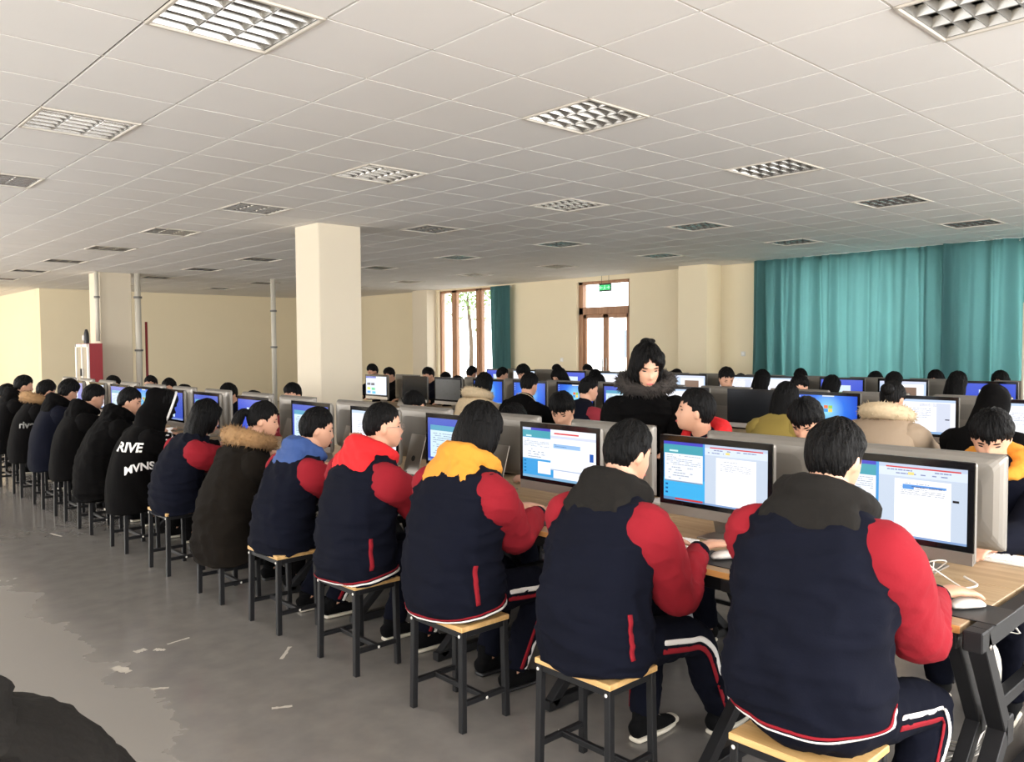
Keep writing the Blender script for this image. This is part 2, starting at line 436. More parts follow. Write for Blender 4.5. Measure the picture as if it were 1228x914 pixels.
def make_lights():
    ordn = ['nearest', 'second nearest', 'third nearest', 'fourth', 'fifth', 'sixth', 'seventh', 'eighth', 'ninth', 'tenth']
    lines = {-2: 'leftmost line', 2: 'second line from the left', 6: 'middle line, over the standing teacher', 10: 'fourth line, nearer the curtains', 14: 'line closest to the teal curtains'}
    proto = ceiling_light(); first = True
    for i in (-2, 2, 6, 10, 14):
        n = 0
        for j in range(-3, 38, 4):
            if (i, j) not in LAMPS: continue
            o = proto if first else copy_tree(proto); first = False
            o.location = (GX+.6*(i+.5), GY+.6*(j+.5), 0)
            tag(o, 'unlit square louvred ceiling light, %s in the %s' % (ordn[min(n, 9)] if n < 10 else 'farthest', lines[i]), 'ceiling light', 'recessed louvred ceiling lights')
            n += 1
make_lights()

def wall_openings(name, axis, pos, th, lo, hi, holes, m=M_wall):
    """wall plane at axis=pos from lo..hi with rectangular holes (a,b,z0,z1)"""
    L = []; cur = lo
    def bx(a, b, z0, z1):
        if b-a < 1e-3 or z1-z0 < 1e-3: return
        if axis == 'x': L.append(((min(pos, pos+th), a, z0), (max(pos, pos+th), b, z1)))
        else: L.append(((a, min(pos, pos+th), z0), (b, max(pos, pos+th), z1)))
    for a, b, z0, z1 in sorted(holes):
        bx(cur, a, 0, CZ+.08); bx(a, b, 0, z0); bx(a, b, z1, CZ+.08); cur = b
    bx(cur, hi, 0, CZ+.08)
    return boxes_struct(name, L, m)
DOOR = (11.0, 12.5, 0.0, 3.02); WIN = (15.2, 17.5, 0.15, 3.08)
CURW = [(-2.2, 1.2, 0.8, 2.95), (1.9, 4.3, 0.8, 2.95), (4.9, 7.5, 0.8, 2.95)]
wall_openings('wall_right', 'x', X1, 0.28, YW-0.3, Y1+0.28, [DOOR, WIN]+CURW)
wall_openings('wall_left', 'y', Y1, 0.28, XR, X1, [])
wall_openings('wall_back', 'x', XR, 0.28, Y1+.28, YR+0.28, [], M_cream)
wall_openings('wall_far', 'y', YR, 0.28, XW-0.28, XR, [])
wall_openings('wall_near', 'x', XW, -0.28, YW-0.28, YR+0.28, [(a, b, 0.9, 2.9) for a, b in XWIN]+[(24.3, 28.3, 0.9, 2.9)])
wall_openings('wall_front', 'y', YW, -0.28, XW, X1, [(a, b, 0.9, 2.9) for a, b in YWIN])
# pilasters against the curtain wall
box_struct('trim_1', (13.12, 8.78, 0), (13.6, 9.42, CZ+.06), M_wall)
box_struct('trim_2', (13.3, 17.6, 0), (13.6, 18.25, CZ+.06), M_cream)

def columns():
    for n, (a, b, c, d, lab) in enumerate(((5.12, 8.92, 5.72, 9.50, 'square white column rising out of the desks left of centre'),
                                      (5.17, 17.5, 5.78, 18.15, 'square white column with pipes beside the red cabinet'))):
        mb = MB(); rbox(mb, ((a+c)/2, (b+d)/2, (CZ+.03)/2), (c-a, d-b, CZ+.03), M_cream, 0.012)
        tag(mb.build('column'), lab, 'column')
columns()

def slab_window(name, y0, y1, z0, z1, mull, tr=None):
    mb = MB(); x = X1+0.12; w = 0.06
    rbox(mb, (x, y0+w/2, (z0+z1)/2), (.1, w, z1-z0), M_frame); rbox(mb, (x, y1-w/2, (z0+z1)/2), (.1, w, z1-z0), M_frame)
    rbox(mb, (x, (y0+y1)/2, z1-w/2), (.1, y1-y0, w), M_frame); rbox(mb, (x, (y0+y1)/2, z0+w/2), (.1, y1-y0, w), M_frame)
    for y, ww in mull: rbox(mb, (x, y, (z0+z1)/2), (.1, ww, z1-z0), M_frame)
    if tr: rbox(mb, (x, (y0+y1)/2, tr), (.09, y1-y0, 0.05), M_frame)
    o = tag(mb.build(name), None, kind='structure')
    g = MB(); rbox(g, (x, (y0+y1)/2, (z0+z1)/2), (.006, y1-y0-.02, z1-z0-.02), M_glass, .001); g.build('window_glass', o)
slab_window('window_1', WIN[0], WIN[1], WIN[2], WIN[3], [(16.91, .20), (15.97, .12), (15.84, .07)])
for k, (a, b, c, d) in enumerate(CURW): slab_window('window_%d' % (k+2), a, b, c, d, [((a+b)/2, .06)])
def small_windows():
    n = 5
    for a, b in XWIN+[(24.3, 28.3)]:
        mb = MB(); x = XW-.14
        for y in (a+.03, (a+b)/2, b-.03): rbox(mb, (x, y, 1.9), (.08, .06, 2.0), M_frame)
        for z in (.93, 2.87): rbox(mb, (x, (a+b)/2, z), (.08, b-a, .06), M_frame)
        tag(mb.build('window_%d' % n), None, kind='structure'); n += 1
    for a, b in YWIN:
        mb = MB(); y = YW-.14
        for x in (a+.03, (a+b)/2, b-.03): rbox(mb, (x, y, 1.9), (.06, .08, 2.0), M_frame)
        for z in (.93, 2.87): rbox(mb, ((a+b)/2, y, z), (b-a, .08, .06), M_frame)
        tag(mb.build('window_%d' % n), None, kind='structure'); n += 1
small_windows()
def door():
    y0, y1, z0, z1 = DOOR; x = X1+0.14; T = 2.38
    mb = MB()
    rbox(mb, (x, y0+.05, z1/2), (.12, .1, z1), M_frame); rbox(mb, (x, y1-.06, z1/2), (.12, .12, z1), M_frame)
    rbox(mb, (x, (y0+y1)/2, T), (.12, y1-y0, .16), M_frame); rbox(mb, (x, (y0+y1)/2, z1-.03), (.12, y1-y0, .06), M_frame)
    o = tag(mb.build('door_1'), None, kind='structure')
    ym = (y0+y1)/2
    for a, b in ((y0+.1, ym), (ym, y1-.12)):
        lf = MB(); w = .07
        rbox(lf, (x, a+w/2, T/2-.04), (.05, w, T-.08), M_frame); rbox(lf, (x, b-w/2, T/2-.04), (.05, w, T-.08), M_frame)
        rbox(lf, (x, (a+b)/2, T-.12), (.05, b-a, .08), M_frame); rbox(lf, (x, (a+b)/2, .15), (.05, b-a, .3), M_frame)
        rbox(lf, (x, (a+b)/2, 1.0), (.05, b-a, .05), M_frame)
        l = lf.build('door_leaf', o)
        g = MB(); rbox(g, (x, (a+b)/2, T/2+.1), (.006, b-a-.05, T-.35), M_glass, .001); g.build('door_glass', l)
        h = MB(); s = 1 if a > y0+.2 else -1; yy = ym+s*.05
        cyl(h, (x-.07, yy, .95), (x-.07, yy, 1.35), .012, M_alu); h.build('door_handle', l)
    g = MB(); rbox(g, (x, (y0+y1)/2, (T+z1)/2), (.006, y1-y0-.12, z1-T-.1), M_glass, .001); g.build('transom_glass', o)
door()
def exit_sign():
    r = thing('exit_sign', (X1-.05, 11.62, 2.86), label='small green emergency exit sign hanging over the glazed door', cat='exit sign')
    mb = MB(); rbox(mb, (0, 0, 0), (.03, .34, .17), M_blackpl, .004); mb.build('housing', r)
    g = emat(srgb(40, 200, 110), 1.1); wt = emat(srgb(170, 255, 200), 1.2)
    mb = MB(); rbox(mb, (-.0165, 0, 0), (.002, .31, .11), g, .0005)
    # running figure between two arrows
    bar(mb, (-.019, .01, -.03), (-.019, -.005, .02), .001, .018, wt, up=(0, 1, 0)); rbox(mb, (-.019, -.005, .036), (.001, .02, .02), wt)
    bar(mb, (-.019, .01, -.02), (-.019, .035, -.045), .001, .012, wt, up=(0, 1, 0)); bar(mb, (-.019, .0, -.02), (-.019, -.03, -.04), .001, .012, wt, up=(0, 1, 0))
    bar(mb, (-.019, .03, .01), (-.019, -.03, .0), .001, .01, wt, up=(0, 1, 0))
    for s in (-1, 1):
        bar(mb, (-.019, s*.06, 0), (-.019, s*.12, 0), .001, .016, wt, up=(0, 0, 1))
        bar(mb, (-.019, s*.1, .03), (-.019, s*.135, 0), .001, .014, wt, up=(0, 1, 0)); bar(mb, (-.019, s*.1, -.03), (-.019, s*.135, 0), .001, .014, wt, up=(0, 1, 0))
    mb.build('sign_face', r)
    for s in (-1, 1): mb = MB(); cyl(mb, (0, s*.1, .08), (0, s*.1, CZ-2.86), .004, M_blackpl, 6); mb.build('hanger', r)
exit_sign()

def curtain(x, y0, y1, z0, z1, label, seed, amp=.13, per=.36, gather=0.0):
    r = np.random.RandomState(seed); ny = max(24, int((y1-y0)/.012)); nz = 30
    ys = np.linspace(0, 1, ny); ph = np.cumsum(np.interp(ys, np.linspace(0, 1, 40), .55+.9*r.rand(40)))*((y1-y0)/ny)*2*PI/per
    am = np.interp(ys, np.linspace(0, 1, 30), .35+.9*r.rand(30))*amp
    V = []; F = []
    for i in range(nz+1):
        t = i/nz; z = z1+(z0-z1)*t
        k = (.35+.65*min(1, t*1.4)); dr = .03*np.sin(ph*.23+t*2.1)
        X = x+np.sin(ph+.5*t*np.sin(ph*.11))*am*k+dr*t+.25*am*np.sin(2.3*ph)
        Y = y0+(y1-y0)*ys+.02*np.sin(ph*.31+t*3)*t
        if gather: Y = Y+gather*np.sin(t*PI)*(ys-.5)
        V += list(zip(X, Y, np.full(ny, z)))
    for i in range(nz):
        for j in range(ny-1): F.append((i*ny+j, i*ny+j+1, (i+1)*ny+j+1, (i+1)*ny+j))
    root = thing('curtain', (0, 0, 0), label=label, cat='curtain')
    mb = MB(); mb.add(V, F, M_curtain); c = mb.build('fabric', root)
    md = c.modifiers.new('t', 'SOLIDIFY'); md.thickness = .003
    mb = MB(); cyl(mb, (x+.09, y0+.03, z1-.03), (x+.09, y1-.03, z1-.03), .012, M_white_pl, 8); mb.build('rail', root)
curtain(13.32, 4.68, 7.92, .08, CZ-.004, 'wide teal curtain, left panel of the long curtained window', 3)
curtain(13.26, 0.6, 4.72, .08, CZ-.004, 'wide teal curtain, right panel running out of the frame', 5)
curtain(13.42, 14.5, 15.2, .1, CZ-.05, 'narrow teal curtain bunched beside the far bright window', 8, amp=.05, per=.16)

def far_things():
    # electrical / display cabinet by the second column
    r = thing('cabinet', (4.92, 17.25, 0), label='tall red-sided cabinet with white glass door beside the far column', cat='cabinet')
    mred = mat('red_panel', srgb(150, 32, 40), .45)
    mb = MB(); rbox(mb, (.03, 0.22, .855), (.24, .84, 1.71), mred, .006); mb.build('body', r)
    mb = MB(); x = -.10
    for (cy, cz, sy, sz) in ((-.16, .855, .08, 1.69), (.22, .855, .06, 1.69), (.60, .855, .08, 1.69), (.22, 1.67, .82, .06), (.22, .9, .82, .05), (.22, .05, .82, .1)):
        rbox(mb, (x, cy, cz), (.03, sy, sz), M_white_pl, .003)
    d = mb.build('door', r)
    gm = mat('dim_glass', srgb(140, 135, 126), .15)
    mb = MB(); rbox(mb, (x+.004, .22, 1.28), (.012, .76, .74), gm); rbox(mb, (x+.004, .22, .5), (.012, .76, .76), gm); mb.build('door_glass', d)
    mb = MB(); rbox(mb, (x-.03, .22, 1.15), (.03, .03, .14), M_blackpl); mb.build('handle', d)
    t = MB(); tube(t, [(4.90, 17.45, 1.71), (4.90, 17.45, 1.80), (4.90, 17.45, 1.9), (4.90, 17.45, 1.96)], [.05, .05, .045, .03], None, M_blackpl, n=12)
    tube(t, [(4.845, 17.45, 1.78), (4.845, 17.45, 1.86)], [.02, .02], None, M_white_pl, n=8)
    tag(t.build('thermos'), 'dark thermos standing on top of the red cabinet', 'thermos')
    mp = mat('pipe_paint', srgb(196, 190, 176), .5); mr = mat('red_pipe', srgb(140, 40, 44), .5)
    def pipe(x, y, rad, z1, lab, m=mp, z0=0.0, clamps=()):
        p = thing('pipe', (x, y, 0), label=lab, cat='pipe')
        mb = MB(); cyl(mb, (0, 0, z0), (0, 0, z1), rad, m, 14); mb.build('tube', p)
        for z in clamps:
            mb = MB(); cyl(mb, (0, 0, z), (0, 0, z+.04), rad*1.35, M_cable_g, 14); mb.build('collar', p)
    pipe(8.6, 16.98, .055, CZ, 'thin grey vertical pipe standing left of the big column', clamps=(2.4, 1.6))
    pipe(5.87, 17.42, .06, CZ, 'pale pipe down the right side of the far column', clamps=(2.62, 1.55))
    pipe(5.10, 17.42, .04, CZ, 'pale pipe down the left edge of the far column', z0=1.75, clamps=(2.6,))
    pipe(6.05, 17.5, .025, 2.15, 'thin red pipe beside the far column', m=mr, z0=0)
    # pale tall cabinet edge at the right border of the view
    c = thing('white_cabinet', (8.62, 2.235, 0), label='tall pale cabinet cut off by the right edge of the picture', cat='cabinet')
    mb = MB(); rbox(mb, (-.24, -.3, .99), (.48, .6, 1.98), M_cream, .01); mb.build('body', c)
    mb = MB(); rbox(mb, (-.49, -.3, 1.0), (.02, .56, 1.9), M_white_pl, .004); mb.build('door', c)
    # wall socket
    for y, z, l in ((12.95, 1.3, 'small white socket on the wall left of the glazed door'), (8.3, 1.45, 'small white switch on the wall beside the teal curtain')):
        s = MB(); rbox(s, (X1-.006, y, z), (.012, .09, .09), M_white_pl, .003); rbox(s, (X1-.014, y, z), (.006, .05, .05), M_key, .002)
        tag(s.build('wall_switch'), l, 'switch')
far_things()

def outside():
    mb = MB(); rbox(mb, (40, 12, -.3), (52, 70, .2), mat('paving', srgb(190, 186, 178), .9), .01); tag(mb.build('ground'), None, kind='structure')
    r = thing('building', (34, 22, -.2), label='pale building with grey windows outside the glazed door', cat='building')
    mb = MB(); rbox(mb, (0, 0, 1.6), (5, 9, 3.2), mat('outside_wall', srgb(226, 220, 210), .9), .02); mb.build('wall', r)
    mb = MB(); rbox(mb, (0, 0, 3.35), (5.4, 9.4, .3), mat('outside_roof', srgb(150, 96, 84), .8), .02); mb.build('roof', r)
    for y in (-3.2, -1, 1.2, 3.2):
        mb = MB(); rbox(mb, (-2.52, y, 1.9), (.08, 1.1, 1.3), mat('outside_pane', srgb(120, 128, 138), .3), .01); mb.build('window', r)
    t = thing('tree', (20.3, 24.2, 0), label='leafy tree seen through the far bright window', cat='tree')
    mb = MB(); tube(mb, [(0, 0, -.2), (.1, 0, 1.6), (0, .1, 3.4)], [.09, .08, .05], None, mat('bark', srgb(90, 74, 60), .9), n=10); mb.build('trunk', t)
    V = []; F = []; rr = np.random.RandomState(4)
    for k in range(1600):
        c = rr.normal(size=3)*np.array([.75, .75, .75])+np.array([0, 0, 4.3]); a = rr.normal(size=3); a /= np.linalg.norm(a); b = np.cross(a, rr.normal(size=3)); b /= np.linalg.norm(b)
        i = len(V); s = .09
        V += [c-a*s, c+b*s*.5, c+a*s, c-b*s*.5]; F.append((i, i+1, i+2, i+3))
    mb = MB(); mb.add(V, F, mat('leaves', srgb(120, 140, 84), .7, nscale=3, namt=.3), smooth=False); mb.build('foliage', t)
outside()

# floor scuffs: dried streaks and tape residue
def scuffs():
    m = mat('dried_residue', srgb(176, 168, 156), .75, nscale=60, namt=.2)
    S = [((1.99, 3.91), (2.11, 4.04), .018), ((1.47, 4.54), (1.53, 4.55), .045), ((1.64, 4.54), (1.77, 4.56), .016), ((1.32, 4.40), (1.36, 4.28), .05), ((1.56, 4.51), (1.60, 4.46), .03),
         ((1.91, 8.0), (1.95, 7.8), .02), ((1.68, 3.40), (1.76, 3.36), .02), ((1.36, 3.99), (1.43, 3.95), .02)]
    for k, (a, b, w) in enumerate(S):
        mb = MB(); n = 9; r = np.random.RandomState(k); a = np.array(a); b = np.array(b); t = (b-a)/np.linalg.norm(b-a); nn = np.array([-t[1], t[0]])
        up = [(*(a+(b-a)*i/(n-1)+nn*w*(.6+.8*r.rand())*.5), .0012) for i in range(n)]; dn = [(*(a+(b-a)*i/(n-1)-nn*w*(.6+.8*r.rand())*.5), .0012) for i in range(n)]
        mb.add(up+dn, [(i, i+1, n+i+1, n+i) for i in range(n-1)], m, smooth=False)
        tag(mb.build('floor_mark'), ['pale strip on the floor left of the red-hooded student\'s stool', 'second pale blotch in the broken row of floor marks', 'thin pale streak ending the broken row of floor marks', 'broadest pale blotch at the dull patch\'s edge', 'small pale blotch in the middle of the broken row', 'faint mark under the far black coats', 'pale dash on the open floor in the foreground', 'faint dash below the broadest blotch'][k], 'floor mark', 'pale residue marks on the floor')
scuffs()

# ------------------------------------------------------------------ desks
TZ = 0.745
def desk_module(cx, y0, length, label, last, group):
    """double-sided computer desk: students sit on both sides; y0 is the near end"""
    r = thing('computer_desk', (cx, y0, 0), label=label, cat='desk', group=group)
    D = 1.10
    for s in (-1, 1):
        mb = MB(); rbox(mb, (s*D/4, length/2, TZ-.0125), (D/2-.003, length-.004, .025), M_desk, .002)
        t = mb.build('tabletop', r)
        mb = MB(); rbox(mb, (s*(D/2+.001), length/2, TZ-.0125), (.003, length-.006, .024), M_edge, .0005); mb.build('edge_band', t)
    ys = [.03] if True else []
    k = int(round(length/.8))
    ys = [.03+.8*i for i in range(k)]+([length-.03] if last else [])
    for y in ys:
        mb = MB(); w = .045
        for s in (-1, 1):
            T = (s*.53, y, TZ-.05); K = (s*.30, y, .36); Ft = (s*.70, y, .03)
            bar(mb, (T[0], y, TZ-.03), (K[0], y, K[2]-.01), w, w, M_steel_blk, up=(0, 1, 0))
            bar(mb, (K[0], y, K[2]+.02), (Ft[0], y, Ft[2]), w, w, M_steel_blk, up=(0, 1, 0))
            bar(mb, (Ft[0]+s*.03, y, .025), (s*.05, y, .025), w, w, M_steel_blk, up=(0, 1, 0))
        bar(mb, (-.555, y, TZ-.048), (.555, y, TZ-.048), w, w, M_steel_blk, up=(0, 0, 1))
        bar(mb, (-.30, y, .36), (.30, y, .36), w, w, M_steel_blk, up=(0, 0, 1))
        for s in (-1, 1): rbox(mb, (s*.30, y, .36), (w*1.15, w*1.02, w*1.6), M_steel_blk, .004); rbox(mb, (s*.535, y, TZ-.05), (w*1.1, w*1.02, w*1.05), M_steel_blk, .004)
        leg = mb.build('leg_frame', r)
        mb = MB()
        for s in (-1, 1):
            ell(mb, (s*.5, y-.024, TZ-.07), (.008, .004, .008), M_alu, nu=8, nv=5)
        mb.build('bolt', leg)
    for x in (-.42, .42):
        mb = MB(); bar(mb, (x, .05, TZ-.09), (x, length-.01, TZ-.09), .03, .05, M_steel_blk); mb.build('rail', r)
    mb = MB(); rbox(mb, (0, length/2, .56), (.26, length-.08, .008), M_steel_blk); rbox(mb, (-.13, length/2, .59), (.006, length-.08, .06), M_steel_blk); rbox(mb, (.13, length/2, .59), (.006, length-.08, .06), M_steel_blk)
    mb.build('cable_tray', r)
    return r
def end_frame(cx, y, label):
    """the heavy black end frame that stands proud of the table top"""
    r = thing('desk_end_frame', (cx, y, 0), label=label, cat='desk frame'); w = .055
    mb = MB(); bar(mb, (-.585, 0, TZ-.028), (.585, 0, TZ-.028), w, w+.005, M_steel_blk, up=(0, 0, 1)); mb.build('top_bar', r)
    for s in (-1, 1):
        mb = MB(); bar(mb, (s*.55, 0, TZ-.01), (s*.30, 0, .34), w, w, M_steel_blk, up=(0, 1, 0)); bar(mb, (s*.30, 0, .38), (s*.68, 0, .03), w, w, M_steel_blk, up=(0, 1, 0))
        bar(mb, (s*.71, 0, .028), (s*.05, 0, .028), w, w, M_steel_blk, up=(0, 1, 0)); rbox(mb, (s*.30, 0, .36), (w*1.2, w*1.02, w*1.7), M_steel_blk, .004); rbox(mb, (s*.556, 0, TZ-.03), (w*1.15, w*1.04, w*1.15), M_steel_blk, .004); mb.build('leg', r)
    mb = MB()
    ell(mb, (-.52, -.03, TZ-.055), (.009, .004, .009), M_alu, nu=10, nv=6); ell(mb, (.1, -.03, TZ-.05), (.009, .004, .009), M_alu, nu=10, nv=6); mb.build('bolt', r)
    return r
DC = [3.28, 7.01, 10.16]       # x of the centre line of each double desk
def desks():
    n = ['front', 'second', 'third']
    for row, (cx, yb, ye) in enumerate(((DC[0], .90, 15.3), (DC[1], 1.46, 11.1), (DC[2], 2.4, 12.0))):
        y = yb; i = 0
        while y < ye-.1:
            L = 1.6; last = y+L > ye-.1
            lab = 'wooden topped black framed desk section in the %s row, %s' % (n[row], 'at its right end' if i == 0 else 'at its far left end' if last else '%s along from the right end' % ['', 'one', 'two', 'three', 'four', 'five', 'six', 'seven', 'eight'][i])
            desk_module(cx, y, L, lab, last, 'computer desks of the %s row' % n[row]); y += L; i += 1
    end_frame(DC[0], .855, 'black steel end frame at the right end of the front desk')
desks()

# ------------------------------------------------------------------ screens and computers
BW, BH = .58, .32          # glass size
def px_rects(kind, rs):
    """list of (u0,v0,u1,v1,color) with v from the top"""
    W_ = srgb(236, 240, 250); PG = srgb(250, 252, 255); G = srgb(196, 206, 226); DKT = srgb(168, 174, 190); L = []
    def text(u0, v0, u1, v1, dv, col, dens=.8, h=.35):
        v = v0
        while v < v1:
            u = u0; e = u0+(u1-u0)*(1 if rs.rand() < .7 else rs.rand())
            while u < e:
                w = .012+.03*rs.rand(); 
                if rs.rand() < dens: L.append((u, v, min(u+w, e), v+dv*h, col))
                u += w+.004
            v += dv
    if kind == 'doc':           # exam client on the left, word processor on the right
        L.append((0, 0, 1, 1, srgb(60, 150, 215))); L.append((0, .62, .42, .95, srgb(70, 176, 228)))
        L.append((0, 0, .40, .05, srgb(58, 70, 190))); L.append((0, .05, .40, .2, srgb(60, 160, 176))); L.append((.06, .14, .15, .17, srgb(200, 235, 235)))
        L.append((.01, .2, .40, .66, W_)); text(.03, .23, .38, .4, .03, DKT); text(.05, .43, .3, .62, .045, DKT, .6)
        L.append((.01, .66, .40, .68, srgb(120, 150, 170)))
        L.append((.42, 0, 1, .97, G)); L.append((.42, 0, 1, .045, srgb(190, 200, 226))); L.append((.47, .035, .96, .055, srgb(206, 40, 60)))
        L.append((.42, .055, 1, .17, srgb(214, 224, 244))); text(.45, .075, .9, .16, .045, srgb(130, 140, 170), .5)
        L.append((.62, .10, .66, .14, srgb(230, 215, 120)))
        L.append((.53, .2, .90, .97, PG)); text(.6, .25, .8, .27, .03, DKT); text(.57, .3, .86, .40, .024, DKT)
        L.append((.42, .97, 1, 1, srgb(120, 160, 200))); L.append((0, .95, .42, 1, srgb(90, 140, 190))); L.append((.12, .955, .4, .985, srgb(200, 50, 70)))
        for k in range(3): L.append((.02, .72+.07*k, .045, .75+.07*k, srgb(30, 90, 150)))
    elif kind == 'docsel':
        L += px_rects('doc', rs); L.append((.585, .27, .87, .30, srgb(90, 150, 220))); L.append((.585, .30, .66, .335, srgb(90, 150, 220))); text(.6, .29, .85, .3, .03, srgb(40, 80, 150)); L.append((.91, .42, .95, .45, srgb(20, 24, 34)))
    elif kind == 'exam':
        L.append((0, 0, 1, 1, srgb(64, 160, 220))); L.append((0, 0, .12, .05, srgb(190, 200, 230))); L.append((.12, 0, .4, .05, srgb(50, 60, 180)))
        L.append((0, .05, .4, .19, srgb(70, 160, 176))); L.append((.05, .15, .13, .18, srgb(200, 235, 235)))
        L.append((0, .2, .4, .62, W_)); text(.02, .24, .38, .38, .03, DKT); text(.08, .42, .32, .58, .05, DKT, .6)
        L.append((.22, .66, .4, .9, PG)); L.append((.4, 0, 1, .78, W_)); L.append((.45, .06, .78, .09, srgb(214, 44, 60))); L.append((.4, .12, 1, .17, srgb(206, 216, 240)))
        L.append((.44, .28, .8, .36, srgb(150, 185, 230))); text(.45, .29, .79, .35, .03, srgb(80, 120, 180), .8)
        L.append((.42, .2, .82, .28, PG)); L.append((.84, .18, 1, .78, PG)); L.append((.92, .4, .97, .55, srgb(30, 90, 170)))
        L.append((.4, .78, 1, .8, srgb(170, 186, 214))); L.append((.44, .8, .96, .96, PG)); L.append((0, .95, 1, 1, srgb(130, 170, 205)))
        for k in range(4): L.append((.02, .66+.07*k, .05, .69+.07*k, srgb(30, 110, 170)))
    elif kind == 'desktop':
        L.append((0, .965, 1, 1, srgb(150, 190, 225)))
        for k in range(4): L.append((.02, .03+.09*k, .045, .065+.09*k, srgb(150, 190, 235)))
        L.append((.42, .0, .62, .035, srgb(225, 232, 245)))
        cu, cv, s = .52, .42, .075                                   # four-pane flag emblem
        for du, dv, c in ((-1, -1, srgb(232, 110, 66)), (0, -1, srgb(150, 200, 80)), (-1, 0, srgb(70, 150, 220)), (0, 0, srgb(244, 206, 86))):
            L.append((cu+du*s+.004, cv+dv*s*1.5+.006, cu+(du+1)*s-.004, cv+(dv+1)*s*1.5-.006, c))
    elif kind == 'exambig':
        L.append((0, 0, 1, 1, srgb(40, 90, 190))); L.append((.05, .16, .62, .9, srgb(210, 228, 240))); L.append((.05, .16, .62, .28, srgb(90, 160, 190))); text(.1, .34, .58, .8, .05, srgb(140, 160, 190)); L.append((.0, .94, 1, 1, srgb(120, 150, 200)))
    elif kind == 'page':
        L.append((0, 0, 1, 1, srgb(240, 242, 252))); L.append((0, 0, 1, .07, srgb(190, 205, 235))); L.append((.1, .2, .72, .95, PG)); text(.5, .12, .9, .2, .03, DKT); text(.14, .26, .66, .6, .05, srgb(170, 178, 198)); L.append((.74, .1, .93, .94, srgb(206, 212, 228))); L.append((.86, .55, .92, .58, srgb(30, 34, 44))); L.append((0, .93, 1, 1, srgb(140, 170, 215)))
    elif kind == 'photo':
        L.append((0, 0, 1, 1, srgb(190, 205, 236))); L.append((.22, .12, .95, .95, PG)); L.append((.35, .25, .8, .85, srgb(126, 92, 88))); L.append((.0, .0, 1, .1, srgb(206, 216, 238)))
    elif kind == 'win':
        L.append((0, 0, 1, 1, srgb(40, 78, 200))); L.append((.32, .25, .72, .8, srgb(206, 226, 238))); L.append((.38, .55, .6, .85, srgb(112, 150, 100))); L.append((0, .94, 1, 1, srgb(120, 150, 210)))
    elif kind == 'tiles':
        L.append((0, 0, 1, 1, srgb(206, 220, 240))); L.append((.0, 0, .5, .1, srgb(60, 80, 180)))
        for u, v, c in ((.05, .35, srgb(40, 40, 90)), (.25, .36, srgb(20, 30, 50)), (.05, .6, srgb(210, 225, 90)), (.27, .62, srgb(90, 200, 140)), (.05, .8, srgb(80, 160, 230)), (.3, .82, srgb(70, 180, 220))): L.append((u, v, u+.17, v+.13, c))
        L.append((.5, .1, .97, .93, PG))
    elif kind == 'blank':
        text(.1, .1, .9, .9, .12, srgb(46, 48, 52), .12, .1)
    return L
def desktop_mat():
    m, N, L, P = new_mat('blue_desktop_picture')
    P.inputs['Base Color'].default_value = (.01, .01, .01, 1); P.inputs['Roughness'].default_value = .25
    tc = N.new('ShaderNodeTexCoord'); g = N.new('ShaderNodeTexGradient'); g.gradient_type = 'SPHERICAL'
    mp = N.new('ShaderNodeMapping'); mp.inputs['Location'].default_value = (0, 0, -.30*3.2); mp.inputs['Scale'].default_value = (3.2, 3.2, 3.2)
    L.new(tc.outputs['Object'], mp.inputs[0]); L.new(mp.outputs[0], g.inputs[0])
    cr = N.new('ShaderNodeValToRGB'); e = cr.color_ramp.elements; e[0].color = (*srgb(24, 60, 190), 1); e[1].color = (*srgb(150, 225, 240), 1); e[1].position = 1.0
    k = e.new(.5); k.color = (*srgb(30, 110, 225), 1)
    L.new(g.outputs['Fac'], cr.inputs[0]); L.new(cr.outputs[0], P.inputs['Emission Color']); P.inputs['Emission Strength'].default_value = 1.0
    return m
M_desktop = desktop_mat()
M_off = mat('switched_off_panel', (.006, .007, .009), .14)
M_offgrey = mat('dusty_dark_panel', srgb(70, 72, 74), .35, nscale=30, namt=.15)
_disp = {}
def display_mesh(kind, seed=0):
    key = (kind, seed % 3 if kind not in ('off',) else 0)
    if key in _disp: return _disp[key]
    rs = np.random.RandomState(seed % 3+11); mb = MB(); bx = .024; bt = .028; bb = .022
    y0, y1 = BW/2-bx, -(BW/2-bx); z1 = .46-bt; z0 = .46-BH+bb
    base = M_desktop if kind == 'desktop' else M_off if kind in ('off',) else M_offgrey if kind == 'blank' else M_off
    def quad(u0, v0, u1, v1, x, m):
        ya, yb = y0+(y1-y0)*u0, y0+(y1-y0)*u1; za, zb = z1+(z0-z1)*v0, z1+(z0-z1)*v1
        mb.add([(x, ya, za), (x, yb, za), (x, yb, zb), (x, ya, zb)], [(0, 3, 2, 1)], m, smooth=False)
    x = -.0024; quad(0, 0, 1, 1, x, base)
    lay = 0; placed = []
    for (u0, v0, u1, v1, c) in px_rects(kind, rs):
        lv = 1+max([q[4] for q in placed if q[0] < u1 and q[2] > u0 and q[1] < v1 and q[3] > v0] or [0])
        placed.append((u0, v0, u1, v1, lv)); u1 = min(u1, 1); v1 = min(v1, 1)
        cc = tuple(round(t*24)/24 for t in c) if kind != 'x' else c
        quad(u0, v0, u1, v1, x-.00025*lv, emat(cc, 1.0) if kind != 'blank' else emat(cc, .3))
    _disp[key] = mb.mesh('display'); return _disp[key]
